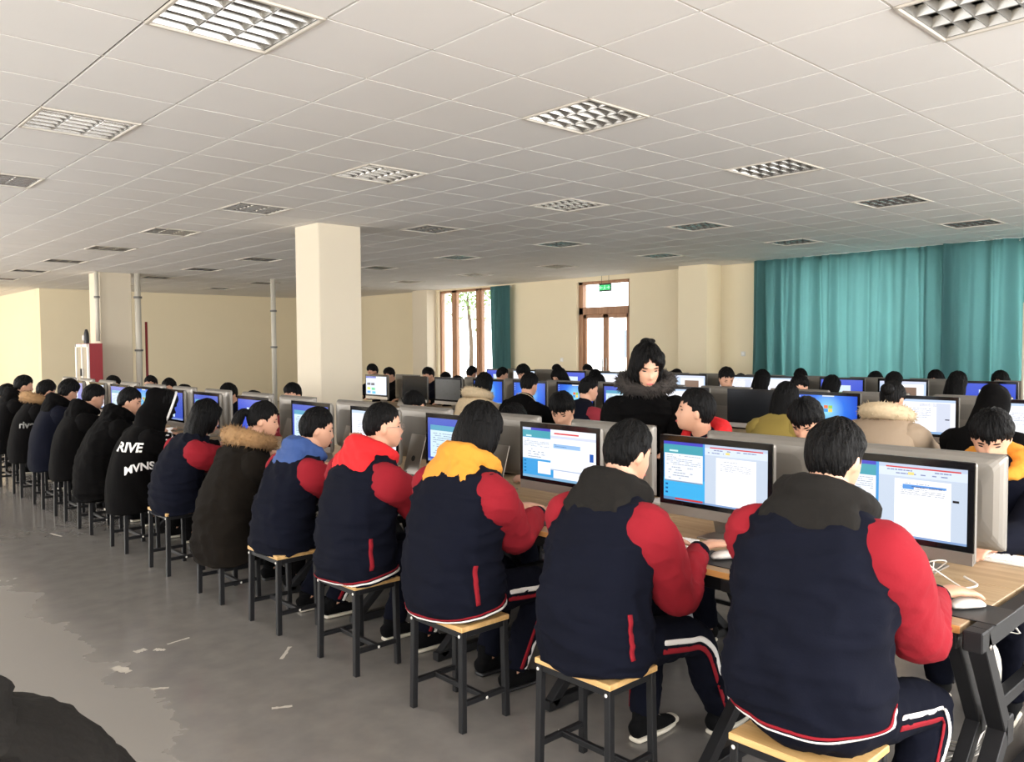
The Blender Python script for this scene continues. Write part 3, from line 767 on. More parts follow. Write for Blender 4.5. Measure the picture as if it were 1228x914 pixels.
def imac_parts():
    P = {}
    mb = MB()   # housing: rim, chin and pillow back
    zc = (.46+.095)/2; hh = (.46-.095)/2; prof = [(.002, 0), (.022, 0), (.034, .006), (.044, .016), (.052, .034), (.058, .07)]
    n = 8; V = []; F = []
    def ring(x, ins):
        w, h = BW/2-ins, hh-ins; rr = .014+.6*ins; out = []
        for cx_, cy_, a0 in ((1, 1, 0), (-1, 1, 90), (-1, -1, 180), (1, -1, 270)):
            for k in range(n//2):
                a = math.radians(a0+90*k/(n//2-1)); out.append((x, cx_*(w-rr)+rr*math.cos(a), zc+cy_*(h-rr)+rr*math.sin(a)))
        return out
    R = [ring(x, i) for x, i in prof]; q = len(R[0])
    for r_ in R: V += r_
    for i in range(len(R)-1):
        for j in range(q): F.append((i*q+j, i*q+(j+1) % q, (i+1)*q+(j+1) % q, (i+1)*q+j))
    F.append(tuple(range(q))[::-1]); F.append(tuple((len(R)-1)*q+j for j in range(q)))
    mb.add(V, F, M_alu_back, smooth=False)
    P['housing'] = mb.mesh('housing')
    mb = MB(); rbox(mb, (0, 0, .1175), (.006, BW-.004, .045), M_alu, .002); P['chin'] = mb.mesh('chin')
    mb = MB(); rbox(mb, (.001, 0, .46-BH/2), (.006, BW, BH), M_black, .0025); P['bezel'] = mb.mesh('bezel')
    mb = MB(); rbox(mb, (.0445, 0, .437), (.003, BW-.09, .005), M_blackpl, .001); P['vent_slot'] = mb.mesh('vent_slot')
    mb = MB()
    rbox(mb, (.085, 0, .004), (.15, .19, .008), M_alu, .003)
    bar(mb, (.150, 0, .006), (.068, 0, .27), .17, .008, M_alu, up=(1, 0, 0)); P['stand'] = mb.mesh('stand')
    mb = MB(); d = np.array((-.082, 0, .264)); d /= np.linalg.norm(d); nrm = np.array((d[2], 0, -d[0]))
    c = np.array((.150, 0, .006))+d*.11; cyl(mb, c-nrm*.0055, c+nrm*.0055, .02, M_blackpl, 16); P['cable_hole'] = mb.mesh('cable_hole')
    return P
IM = imac_parts()
def computer(x, y, face, screen, label, group, seed=0, tilt=0.0, z=TZ):
    """face = -1: screen towards -x, +1: screen towards +x"""
    r = thing('all_in_one_computer', (x, y, z), 0 if face < 0 else PI, label, 'computer', group)
    r.rotation_euler.z += tilt
    h = link('housing', IM['housing'], r); link('vent_slot', IM['vent_slot'], h)
    link('chin', IM['chin'], r); b = link('bezel', IM['bezel'], r); link('display', display_mesh(screen, seed), b)
    s = link('stand', IM['stand'], r); link('cable_hole', IM['cable_hole'], s)
    return r
def keyboard_parts():
    mb = MB(); rbox(mb, (0, 0, .007), (.115, .28, .014), M_white_pl, .005)
    km = MB(); u = .0185
    for r_ in range(6):
        x = -.045+r_*.0185; n = 14
        if r_ == 0:
            L = [(-.125, .024)]+[(-.1, .018), (-.08, .018), (-.01, .1), (.06, .018), (.08, .018), (.1, .018), (.12, .018)]
        else: L = [(-.128+k*.0197, .0165) for k in range(n)]
        for y, w in L: rbox(km, (x, -y, .0165), (.0155, w, .006), M_key, .0015)
    return mb.mesh('base'), km.mesh('keys')
KB = keyboard_parts()
def keyboard(x, y, face, label, rz=0.0):
    r = thing('keyboard', (x, y, TZ), (0 if face < 0 else PI)+rz, label, 'keyboard', 'white keyboards'); link('base', KB[0], r); link('keys', KB[1], r)
def mouse_part():
    mb = MB(); V = []
    tube(mb, [(-.05, 0, .012), (-.035, 0, .016), (0, 0, .019), (.035, 0, .015), (.052, 0, .010)], [.018, .028, .031, .028, .018], [.010, .015, .018, .014, .009], M_white_pl, side=(0, 1, 0), n=16)
    return mb.mesh('body')
MS = mouse_part()
MWM = MB(); tube(MWM, [(.018, 0, .031), (.034, 0, .0285)], .003, None, M_cable_g, n=8, sub=2); MSW = MWM.mesh('scroll_wheel')
def mouse(x, y, label, rz=0.0):
    r = thing('computer_mouse', (x, y, TZ+.004), rz, label, 'mouse', 'white computer mice'); link('body', MS, r); link('scroll_wheel', MSW, r)
def mouse_pad(x, y, label, s=(.2, .24)):
    mb = MB(); rbox(mb, (0, 0, .002), (s[0], s[1], .004), M_blackpl, .0015); o = mb.build('mouse_pad'); o.location = (x, y, TZ); tag(o, label, 'mouse pad', 'black mouse pads')
def cable(pts, r, m, label, cat='cable', sub=6, group=None):
    mb = MB(); tube(mb, pts, r, None, m, n=6, sub=sub, side=(.3, .2, 1)); o = mb.build('cable'); tag(o, label, cat, group)
def tangle(c, s, n, m, label, seed, rad=.0022, zr=.03):
    rs = np.random.RandomState(seed); mb = MB()
    for k in range(n):
        p = [np.array(c)+(rs.rand(3)-.5)*np.array([s[0], s[1], zr*2])+np.array([0, 0, zr]) for _ in range(7)]
        tube(mb, p, rad, None, m, n=5, sub=6, side=(.2, .3, 1))
    me = mb.mesh('cable_tangle'); cc = coords(me)
    floor_ = c[2]+rad
    cc[:, 2] = np.maximum(cc[:, 2], floor_); setco(me, cc)
    o = link('cable_tangle', me); tag(o, label, 'cables')

# ------------------------------------------------------------------ stools
def stool_proto():
    r = thing('stool', (0, 0, 0)); W2, D2, H = .185, .135, .45; t = .028
    mb = MB(); rbox(mb, (0, 0, H-.011), (2*D2, 2*W2, .022), M_seat, .003); mb.build('seat', r)
    mb = MB()
    for s in (-1, 1):
        bar(mb, (s*(D2-.02), -W2+.02, H-.036), (s*(D2-.02), W2-.02, H-.036), t*.8, t, M_steel_blk); bar(mb, (-D2+.02, s*(W2-.02), H-.036), (D2-.02, s*(W2-.02), H-.036), t*.8, t, M_steel_blk)
    mb.build('apron', r)
    for sx in (-1, 1):
        for sy in (-1, 1):
            mb = MB(); bar(mb, (sx*(D2-.018), sy*(W2-.018), H-.023), (sx*(D2-.012), sy*(W2-.012), 0.0), t, t, M_steel_blk, up=(0, 1, 0)); mb.build('leg', r)
    for sy in (-1, 1):
        mb = MB(); bar(mb, (-D2+.02, sy*(W2-.014), .12), (D2-.02, sy*(W2-.014), .12), t*.8, t*.8, M_steel_blk); mb.build('stretcher', r)
    mb = MB(); bar(mb, (0, -W2+.02, .12), (0, W2-.02, .12), t*.8, t*.8, M_steel_blk); mb.build('stretcher', r)
    mb = MB()
    for sy in (-1, 1):
        ell(mb, (0, sy*(W2+.003), .12), (.007, .003, .007), M_white_pl, nu=8, nv=5); ell(mb, (-D2-.0, sy*(W2-.018), H-.04), (.003, .007, .007), M_white_pl, nu=8, nv=5)
    mb.build('bolt', r)
    return r
_stool = [None]
def stool(x, y, label, rz=0.0, group='wooden topped black stools'):
    if _stool[0] is None: _stool[0] = stool_proto(); o = _stool[0]
    else: o = copy_tree(_stool[0])
    o.location = (x, y, 0); o.rotation_euler.z = rz; tag(o, label, 'stool', group)
    return o

# ------------------------------------------------------------------ people
def head_pts(nu=72, nv=56, scale=1.0):
    """surface of a head about its centre: x forward, y left, z up; returns points and unit directions"""
    V = []; D = []
    for i in range(nv+1):
        ph = PI*i/nv
        for j in range(nu):
            th = 2*PI*j/nu; D.append((math.sin(ph)*math.cos(th), math.sin(ph)*math.sin(th), math.cos(ph)))
    D = np.array(D); P = D*np.array([.094, .074, .116]); z = P[:, 2]; front = np.clip(D[:, 0]*3, 0, 1)
    t = np.clip(-z/.116, 0, 1); tt = np.clip(z/.116, 0, 1)
    P[:, 1] *= 1-.30*t**1.6+.06*tt*(1-tt)*4*.3
    P[:, 0] = np.where(P[:, 0] < 0, P[:, 0]*(1-.42*t**1.3), P[:, 0])
    P[:, 0] += front*.050*t**1.7
    P[:, 0] += front*np.exp(-((z-.062)/.03)**2)*.004
    y = P[:, 1]; g = lambda v, c, w: np.exp(-((v-c)/w)**2)
    P[:, 0] += front*(.017*g(y, 0, .011)*g(z, -.030, .014)+.010*g(y, 0, .009)*g(z, -.008, .022))
    P[:, 0] += front*.005*g(np.abs(y), .012, .006)*g(z, -.036, .008)
    P[:, 0] -= front*.008*g(np.abs(y), .031, .016)*g(z, .002, .012)
    P[:, 0] += front*.004*g(z, .022, .009)*g(y, 0, .05)
    P[:, 0] += front*.006*g(y, 0, .019)*(g(z, -.062, .006)+g(z, -.073, .007))
    P[:, 0] -= front*.003*g(y, 0, .024)*g(z, -.0675, .003)
    P[:, 0] += front*.005*g(np.abs(y), .038, .02)*g(z, -.03, .022)
    F = []
    for i in range(nv):
        for j in range(nu): F.append((i*nu+j, (i+1)*nu+j, (i+1)*nu+(j+1) % nu, i*nu+(j+1) % nu))
    return P*scale, D, F
def sstep(x): x = np.clip(x, 0, 1); return x*x*(3-2*x)
def hair_cap(style, seed, scale=1.0):
    """closed star-shaped hair shell around the head"""
    P, D, F = head_pts(90, 64, 1.0); az = np.abs(np.arctan2(D[:, 1], D[:, 0])); z = P[:, 2]; r = np.random.RandomState(seed)
    ang = np.arctan2(D[:, 1], D[:, 0]); jag = .007*np.sin(ang*17+seed)+.006*np.sin(ang*37+2*seed)+.005*np.sin(ang*7+seed)
    deg = np.degrees(az)
    if style == 'short': zl = np.interp(deg, [0, 35, 55, 75, 95, 120, 150, 180], [.048, .046, .038, .004, -.014, -.066, -.092, -.098]); T = .018
    elif style == 'fringe': zl = np.interp(deg, [0, 40, 60, 78, 95, 120, 150, 180], [.026, .028, .02, -.012, -.016, -.070, -.096, -.102]); T = .021
    elif style == 'crop': zl = np.interp(deg, [0, 35, 55, 75, 95, 120, 150, 180], [.056, .052, .045, .014, .012, -.036, -.07, -.078]); T = .015
    elif style == 'bob': zl = np.interp(deg, [0, 30, 48, 62, 80, 180], [.028, .03, .01, -.11, -.13, -.14]); T = .026
    elif style == 'parted': zl = np.interp(deg, [0, 12, 28, 42, 54, 66, 180], [.066, .058, .034, .012, -.05, -.12, -.14]); T = .024
    elif style == 'tied': zl = np.interp(deg, [0, 35, 55, 75, 95, 120, 150, 180], [.062, .056, .04, .008, .004, -.035, -.05, -.05]); T = .015
    else: zl = np.interp(deg, [0, 15, 35, 52, 66, 180], [.06, .055, .03, -.08, -.14, -.14]); T = .024
    on = sstep((z-zl-jag+.004)/.012)
    top = (.6+.4*sstep((z+.02)/.09))*((.25+.75*sstep((z-zl)/.05)) if style in ('short', 'crop', 'fringe') else 1)
    side = 1-.35*np.exp(-((deg-90)/22)**2)*(z < .03) if style in ('short', 'crop') else 1.0
    th = T*top*side*(1+.13*np.sin(ang*29+z*60+seed)+.12*np.sin(ang*13-z*50)+.25*wob(P, 45, seed))
    out = P*np.array([1, 1.25, .85]); out /= np.linalg.norm(out, axis=1)[:, None]
    Q = P+out*(np.where(on > 0, th*on, 0)-.012*(1-on))[:, None]
    return Q*scale, F
def ik(a, c, l1, l2, pole):
    a = np.array(a, float); c = np.array(c, float); d = c-a; L = np.linalg.norm(d)
    if L > (l1+l2)*.995:
        k = L/((l1+l2)*.995); l1 *= k; l2 *= k
    u = d/L; x = (l1*l1-l2*l2+L*L)/(2*L); h = math.sqrt(max(l1*l1-x*x, 1e-6))
    p = np.array(pole, float); p = p-u*(p@u); p /= np.linalg.norm(p)
    return a+u*x+p*h
def hand(mb, wrist, d, side, m, up=(0, 0, 1), curl=.35, k=1.0):
    """side=+1 left hand, -1 right; palm faces -up; fingers along d"""
    d = np.array(d, float); d /= np.linalg.norm(d); u = np.array(up, float); u = u-d*(u@d); u /= np.linalg.norm(u); s = np.cross(u, d)  # s points left of d
    w = np.array(wrist, float)
    kn = w+d*.085*k+u*.004
    tube(mb, [w-d*.012, w+d*.02*k+u*.004, w+d*.055*k+u*.008, kn], np.array([.024, .030, .037, .038])*k, np.array([.019, .017, .0155, .013])*k, m, side=s, n=14, sub=3, p=2.4)
    for off, ln, dr in ((-.0285, .066, -.05), (-.0095, .076, 0.0), (.0095, .080, .03), (.0285, .070, .09)):
        # off: from little finger side to index side; index lies toward the thumb
        th = -side        # thumb side: right hand -> left (+s)
        o = off*th*k; dd = d+s*(dr*th); dd /= np.linalg.norm(dd)
        p = kn+s*o-u*.002; pts = [p-dd*.012]; a = curl*.4; q = p
        L = np.array([.42, .32, .26])*ln*k
        for li in L:
            pts.append(q.copy() if len(pts) == 1 else q); q = q+(dd*math.cos(a)-u*math.sin(a))*li; a += curl
        pts.append(q)
        tube(mb, pts, np.array([.0098, .0098, .0092, .0085, .0072])*k, None, m, side=s, n=10, sub=2)
    th = -side; b = w+d*.022*k+s*(.026*th*k)-u*.004
    t1 = d*.62+s*th*.72-u*.25; t1 /= np.linalg.norm(t1); t2 = d*.9+s*th*.30-u*.25; t2 /= np.linalg.norm(t2)
    tube(mb, [b-t1*.012, b+t1*.03*k, b+t1*.034*k+t2*.024*k, b+t1*.034*k+t2*.05*k], np.array([.014, .0125, .0108, .0088])*k, None, m, side=u, n=10, sub=3)
def torus_pts(c, R1, rx, ry, n=28, tilt=0):
    a = np.linspace(0, 2*PI, n, endpoint=False); P = np.stack([rx*np.cos(a), ry*np.sin(a), np.zeros(n)], 1)
    return P@np.array(R1).T+np.array(c)
def fur(mb, centers, radii, n, L, m, seed, shell=True, keep=None):
    """tufts growing from a chain of blobs"""
    r = np.random.RandomState(seed); centers = np.array(centers); V = []; F = []
    for k in range(n):
        i = r.randint(len(centers)); d = r.normal(size=3); d /= np.linalg.norm(d)
        if keep is not None and not keep(centers[i], d): continue
        p = centers[i]+d*radii[i]*.85; t = d+r.normal(size=3)*.45+np.array([0, 0, -.25]); t /= np.linalg.norm(t)
        a = np.cross(t, r.normal(size=3)); a /= np.linalg.norm(a); b = np.cross(t, a); w = L*.22; l = L*(.6+.8*r.rand()); j = len(V)
        V += [p+a*w, p-a*w*.5+b*w*.8, p-a*w*.5-b*w*.8, p+t*l]; F += [(j, j+1, j+3), (j+1, j+2, j+3), (j+2, j, j+3)]
    mb.add(V, F, m)
def person(pos, face, label, group=None, head=(.16, 0, 1.22), yaw=0., pitch=.15, roll=0., hem=.455, bulk=1.0, hr=(.62, -.16, .80), hl=(.60, .13, .79),
           outfit=None, hair='short', seed=1, vox=.012, standing=False, feet=((.42, -.14), (.40, .14)), hood=None, collar=None, skin=None, hands=True, detail=0,
           stripes=True, pocket=False, hemtrim=False, shoe='canvas', shoulder_w=.185, extra=None, skirt=False, hip_z=.53, hoodup=False, curve=-.08, hscale=1.0, elb=None, hand_yaw=(0, 0), arm=1.0, collar_up=0., neck_up=0., smooth_back=False, name='person'):
    """outfit: (vest, sleeve, trousers) materials; local frame faces +x"""
    skin = skin or M_skin; vest, slv, trs = outfit or (M_navy, M_red, M_navy2); rs = np.random.RandomState(seed)
    root = thing(name, (pos[0], pos[1], 0), 0 if face > 0 else PI, label, 'person', group)
    if abs(face) != 1: root.rotation_euler.z = face
    H = np.array(head, float); R = rotm(yaw, pitch, roll)
    NB = H+np.array([-.045, 0, -.140+neck_up]); NB[1] = H[1]*.7
    Q0 = np.array([-.02, 0, hem]); Q2 = NB.copy(); Q1 = np.array([curve, NB[1]*.3, hem+(NB[2]-hem)*.55])
    ts = np.array([0, .12, .35, .6, .78, .88, .95, 1.0]); q = lambda t: (1-t)**2*Q0+2*t*(1-t)*Q1+t*t*Q2
    S = np.array([q(t) for t in ts]); B = bulk
    ra = np.array([.225, .232, .222, .230, .234, .212, .150, .085])*B; rb = np.array([.168, .178, .165, .155, .142, .118, .098, .080])*B
    if hem < .42 and not standing:      # long coat falling behind the stool
        ra = np.array([.25, .25, .24, .235, .222, .188, .13, .085])*B; rb = np.array([.20, .195, .18, .165, .145, .12, .10, .082])*B
    if standing: ra = np.array([.215, .215, .20, .205, .20, .165, .115, .078])*B; rb = np.array([.15, .15, .135, .13, .125, .105, .09, .075])*B
    n = 104 if detail else 30
    def dsp(s, th):
        a = .022*np.sin(5*th+9*s+seed)*np.cos(13*s+seed*1.7+np.sin(2*th))+.018*np.sin(3*th-17*s+seed)*np.sin(6*s+th)+.012*np.sin(9*th+23*s+2*np.sin(3*th+seed))
        return a*(1 if s < .9 else .3)
    SUB = 14 if detail else 4
    mb = MB(); tube(mb, S, ra, rb, vest, side=(0, 1, 0), n=n, p=2.35, sub=SUB, caps=(.12, .6), disp=dsp); jm = mb.mesh('jacket')
    if smooth_back: pass
    elif detail: creases(jm, .022, 25, .002, 80, seed, (.6, .6, 2.0))
    else: creases(jm, .012, 27, .0, 48, seed)
    jk = link('jacket', jm, root); jbv = BVHTree.FromPolygons([Vector(v) for v in coords(jm)], [tuple(p.vertices) for p in jm.polygons]) if (detail or hemtrim) else None
    RG, _, _, _, _ = rings(S, ra, rb, (0, 1, 0), 96, 2.35, 10, dsp)
    nR = len(RG)
    def ribbon(nm, s0, s1, a0, a1, off, m_, par=None, capo=True):
        """strip lying on the jacket surface, s along the spine, a = angle in turns"""
        i0, i1 = s0*(nR-1), s1*(nR-1); K = max(2, int(abs(i1-i0)*1.5)+1); J = max(2, int(abs(a1-a0)*96)+1); V = []; F = []
        for i in range(K):
            f = i0+(i1-i0)*i/(K-1); fi = int(min(nR-2, max(0, math.floor(f)))); w = f-fi
            row = RG[fi]*(1-w)+RG[fi+1]*w; c = row.mean(0)
            for j in range(J):
                g = (a0+(a1-a0)*j/(J-1))*96; gi = int(math.floor(g)); ww = g-gi
                p = row[gi % 96]*(1-ww)+row[(gi+1) % 96]*ww; d = p-c; d /= np.linalg.norm(d)
                if jbv is not None:
                    h = jbv.ray_cast(Vector(p+d*.07), Vector(-d), .14)
                    if h[0] is not None: p = np.array(h[0])
                V.append(p+d*off)
        for i in range(K-1):
            for j in range(J-1): F.append((i*J+j, i*J+j+1, (i+1)*J+j+1, (i+1)*J+j))
        b = MB(); b.add(V, F, m_); o = b.build(nm, par or jk); sd = o.modifiers.new('t', 'SOLIDIFY'); sd.thickness = .004; sd.offset = 0
        return o
    if hemtrim:
        ribbon('hem_stripe', .012, .030, 0, 1, .003, M_whitecloth); ribbon('hem_stripe', .042, .058, 0, 1, .003, M_red)
    if pocket:
        ribbon('pocket_trim', .12, .27, .448, .464, .004, M_red)
    # shoulders and arms
    cs = q(.83); sh = [cs+np.array([-.022, -shoulder_w*B, -.026]), cs+np.array([-.022, shoulder_w*B, -.026])]
    body = MB()
    arms = []
    for k, tg in enumerate((hr, hl)):
        sd = -1 if k == 0 else 1; tg = np.array(tg, float)
        dirh = tg-sh[k]; dirh[2] = 0; dirh /= np.linalg.norm(dirh)
        e0 = ik(sh[k], tg, .30*arm, .275*arm, (-.55 if not standing else -.6, sd*.30, -1) if elb is None else elb[k])
        fd = tg-e0; fd /= np.linalg.norm(fd)
        hd = fd*np.array([1, 1, .3]); hd /= np.linalg.norm(hd); w = tg.copy(); cy_, sy_ = math.cos(hand_yaw[k]), math.sin(hand_yaw[k]); hd = np.array([hd[0]*cy_-hd[1]*sy_, hd[0]*sy_+hd[1]*cy_, hd[2]])
        arms.append((sh[k], e0, w, hd, sd))
        inn = cs+np.array([.0, sd*.115*B, .005])
        wcuff = w-fd*.022; sb = .9+.1*B; sk = .078*B if not standing else .066
        pts = [inn, sh[k]+np.array([0, sd*.006, 0]), sh[k]*.55+e0*.45+np.array([0, sd*.008, 0]), e0, e0*.45+wcuff*.55, wcuff]
        rr = np.array([.074, .102, .096, .082, .066, .043])*sb*(.85 if standing else 1.0)
        def ds(s, th, sd=sd): return .05*np.sin(26*s+2*np.sin(th+seed)+sd)*np.exp(-((s-.58)/.16)**2)+.02*np.sin(3*th+11*s+seed)+.02*np.sin(17*s+th*2)
        mb = MB(); tube(mb, pts, rr, rr*.97, slv, side=(0, 0, 1), n=56 if detail else 14, sub=18 if detail else 4, caps=(.3, .12), disp=ds); sm_ = mb.mesh('sleeve')
        if detail: creases(sm_, .011, 38, .0018, 110, seed+k, (1, 1, 1))
        s_ = link('sleeve', sm_, root)
        if detail: mb = MB(); tube(mb, [wcuff-fd*.012, wcuff+fd*.014], .041*sb, None, vest if slv is not vest else M_blackcloth, side=(0, 0, 1), n=16, sub=1, caps=(.2, .1)); mb.build('cuff', s_)
        tube(body, [cs+np.array([0, sd*.05, 0]), sh[k], e0, w-fd*.02, w], [.05, .045, .04, .028, .025], None, skin, side=(0, 0, 1), n=10, sub=4)
        if hands: hand(body, w, hd, sd, skin, curl=.32 if detail else .4)
    # torso, neck, head of the body
    tube(body, [np.array([-.01, 0, .50 if not standing else hip_z]), q(.4), q(.75), q(.9)], [.14, .14, .15, .09], [.10, .10, .10, .07], skin, side=(0, 1, 0), n=16)
    tube(body, [q(.9), NB+np.array([0, 0, .02]), H+R@np.array([-.025, 0, -.055])], [.062, .056, .056], [.062, .058, .06], skin, side=(0, 1, 0), n=16)
    P, D, F = head_pts(72, 56, hscale); body.add(P@R.T+H, F, skin)
    for sd in (-1, 1): ell(body, H+R@np.array([-.008, sd*.073, -.008])*hscale, np.array([.017, .009, .030])*hscale, skin, R=R@rotm(sd*.35), nu=12, nv=8)
    # legs
    hips = [np.array([.02, -.09, hip_z]), np.array([.02, .09, hip_z])]; tr = MB(); leg = []
    for k in (0, 1):
        sd = -1 if k == 0 else 1; an = np.array([feet[k][0]-.05, feet[k][1], .085])
        kn = ik(hips[k], an, .43, .42, (1, sd*.12, .9) if not standing else (1, 0, 0)); leg.append((hips[k], kn, an))
        tube(body, [hips[k], kn, an, an+np.array([0, 0, -.03])], [.065, .05, .036, .034], None, skin, side=(0, 1, 0), n=10, sub=3)
        tube(tr, [hips[k]-np.array([.05, 0, 0]) if not standing else hips[k]+np.array([0, 0, .05]), hips[k]*.6+kn*.4, kn, kn*.5+an*.5, an+np.array([0, 0, .015])], [.10, .092, .076, .069, .062], None, trs, side=(0, 1, 0), n=16, sub=5, caps=(.8, .1),
             disp=lambda s, th: .03*np.sin(31*s+th*2+seed)*(.4+np.exp(-((s-.95)/.15)**2))+.03*np.sin(22*s+th)*np.exp(-((s-.5)/.12)**2))
    tube(tr, [np.array([-.09, 0, hip_z-.0]), np.array([.08, 0, hip_z])] if not standing else [np.array([0, 0, hip_z+.08]), np.array([0, 0, hip_z-.04])], [.155, .15] if not standing else [.15, .155], [.085, .08] if not standing else [.11, .11], trs, side=(0, 1, 0), n=18, sub=2)
    me = remesh(tr, .014, 3); creases(me, .010, 40, .002, 100, seed); tro = link('trousers', me, root)
    if stripes and detail:
        for k in (0, 1):
            sd = -1 if k == 0 else 1; hp, kn, an = leg[k]
            for o_, m_ in ((-.016, M_whitecloth), (.016, M_red)):
                P_ = []
                for a_, b_ in ((hp, kn), (kn, an)):
                    for t in ((.3, .5, .7, .88) if a_ is hp else (.14, .4, .7, .93)): P_.append((a_, b_, t))
                pts = []
                bvh = BVHTree.FromPolygons([Vector(v) for v in coords(me)], [tuple(p.vertices) for p in me.polygons]) if not pts else None
                ax = []
                for a_, b_, t in P_:
                    c = a_*(1-t)+b_*t; u = b_-a_; u /= np.linalg.norm(u); f = np.cross(u, np.array([0, 1, 0])); f /= np.linalg.norm(f)
                    org = c-f*o_*1.0+np.array([0, sd*.2, 0]); hit = bvh.ray_cast(Vector(org), Vector((0, -sd, 0)))
                    if hit[0] is not None and abs(hit[0][1]-c[1]) < .15: pts.append(np.array(hit[0])+np.array([0, sd*.001, 0])); ax.append(f)
                if len(pts) > 3:
                    sb_ = MB(); tube(sb_, pts, .011, .003, m_, side=ax[len(ax)//2], n=8, sub=6); sb_.build('side_stripe', tro)
    # shoes
    for k in (0, 1):
        a = leg[k][2]; x0 = a[0]-.055; yy = a[1]; 
        up = MB(); mm = {'canvas': M_canvas, 'boot': M_canvas, 'suede': M_suede}[shoe]
        so = MB()
        tube(so, [(x0-.004, yy, .011), (x0+.05, yy, .011), (x0+.15, yy, .011), (x0+.225, yy, .011)], [.031, .036, .044, .034], [.011]*4, M_rubber if shoe != 'boot' else M_blackpl, side=(0, 1, 0), n=18, p=3, sub=4, caps=(1.0, 1.8))
        tube(up, [(x0-.006, yy, .05), (x0+.04, yy, .062), (x0+.09, yy, .056), (x0+.15, yy, .040), (x0+.225, yy, .030)], [.031, .036, .039, .043, .034], [.036, .052, .045, .026, .016], mm, side=(0, 1, 0), n=18, p=2.2, sub=4, caps=(.6, 1.0))
        tube(up, [(x0+.035, yy, .06), (x0+.04, yy, .115 if shoe != 'boot' else .15)], [.035, .037], [.045, .043], mm, side=(0, 1, 0), n=16, sub=3, caps=(.2, .1))
        so_ = up.build('shoe', root); so.build('sole', so_)
        if detail:
            lc = MB()
            for i in range(4):
                xx = x0+.085+i*.022; zz = .094-i*.011
                tube(lc, [(xx, yy-.022, zz-.008), (xx+.004, yy, zz+.004), (xx, yy+.022, zz-.008)], .0028, None, M_rubber, n=6, sub=3, side=(1, 0, 0))
            lc.build('laces', so_)
            if shoe == 'canvas': tc = MB(); ell(tc, (x0+.238, yy, .024), (.034, .036, .020), M_rubber, nu=16, nv=10); tc.build('toe_cap', so_)
    bm_ = remesh(body, vox, 1)
    # lips by position
    bo = link('body', bm_, root)
    def hl_(nm, off, r_, m_, rot=None):
        b = MB(); ell(b, H+R@(np.array(off)*hscale), np.array(r_)*hscale, m_, R=R if rot is None else R@rot, nu=12, nv=8); return b.build(nm, root)
    if detail or face < 0:
        for sd in (-1, 1):
            e = hl_('eye', (.0775, sd*.031, .001), (.007, .0135, .0045), M_eye, rotm(sd*.45))
            hl_('eyebrow', (.089, sd*.031, .021), (.004, .016, .003), M_hair, rotm(sd*.40))
        hl_('lips', (.101, 0, -.067), (.006, .019, .0065), M_lip)
    # hair
    hb = MB(); Qh, Fh = hair_cap('long' if hair in ('long', 'pony') and hair != 'pony' else 'tied' if hair == 'pony' else hair, seed, hscale); hb.add(Qh@R.T+H, Fh, M_hair)
    T = lambda *p: H+R@(np.array(p)*hscale)
    if hair == 'long':
        dn = np.array([0, 0, -1.0])
        base = [T(-.030, 0, .03), T(-.036, 0, -.05), T(-.045, 0, -.11)+dn*.0, T(-.06, 0, -.13)+dn*.05, T(-.07, 0, -.13)+dn*.13]
        tube(hb, base, [.094, .102, .106, .10, .07], [.078, .084, .078, .062, .035], M_hair, side=R@np.array([0, 1, 0]), n=40, sub=5, caps=(.3, .8), disp=lambda s, th: .03*np.sin(13*th+seed+3*s)+.02*np.sin(29*th)+.05*s*np.sin(5*th+seed))
    elif hair in ('bob', 'parted'):
        base = [T(-.024, 0, .03), T(-.028, 0, -.05), T(-.032, 0, -.112)]
        tube(hb, base, [.095, .104, .092], [.086, .09, .078], M_hair, side=R@np.array([0, 1, 0]), n=40, sub=6, caps=(.3, .3), disp=lambda s, th: .02*np.sin(13*th+seed+3*s)+.015*np.sin(29*th))
    elif hair == 'pony':
        ell(hb, T(-.095, 0, .035), (.03, .028, .028), M_hair)
        tube(hb, [T(-.09, 0, .04), T(-.135, 0, .03), T(-.16, 0, -.04), T(-.15, 0, -.12), T(-.14, 0, -.18)], [.018, .032, .038, .032, .012], None, M_hair, side=(0, 1, 0), n=18, sub=5, disp=lambda s, th: .08*np.sin(7*th+seed))
    if not hoodup: hb.build('hair', root)
    # hoods and collars
    if hood is not None and not hoodup:
        hm = MB(); c = q(.95)
        Rg = rotm(0, .28); a = np.linspace(0, 2*PI, 25)[:-1]
        # soft ring around the neck, thick behind, plus the bag hanging on the back
        P_ = [c+Rg@np.array([.098*math.cos(t)*B-.012, .108*math.sin(t)*B, .035-.02*math.cos(t)]) for t in np.linspace(.55, 2*PI-.55, 15)]
        rr = [.030+.026*(math.sin((i/14)*PI)) for i in range(15)]
        tube(hm, P_, rr, np.array(rr)*1.05, hood, side=(0, 0, 1), n=14, sub=3)
        tube(hm, [c+np.array([-.055, 0, .055]), c+np.array([-.105, 0, .02]), c+np.array([-.135, 0, -.055]), c+np.array([-.125, 0, -.125])], np.array([.10, .150, .150, .06])*B, np.array([.04, .058, .055, .025])*B, hood, side=(0, 1, 0), n=24, sub=4, p=2.2)
        tube(hm, [c+np.array([-.03, -.15*B, -.03]), c+np.array([-.1, -.08*B, .0]), c+np.array([-.12, 0, -.01]), c+np.array([-.1, .08*B, .0]), c+np.array([-.03, .15*B, -.03])], np.array([.03, .055, .065, .055, .03]), None, hood, side=(0, 0, 1), n=14, sub=3)
        me = remesh(hm, .011 if detail else .016, 4); creases(me, .014, 36, .002, 100, seed+3)
        ho = link('hood', me, root)
        if extra == 'fur_hood': pass
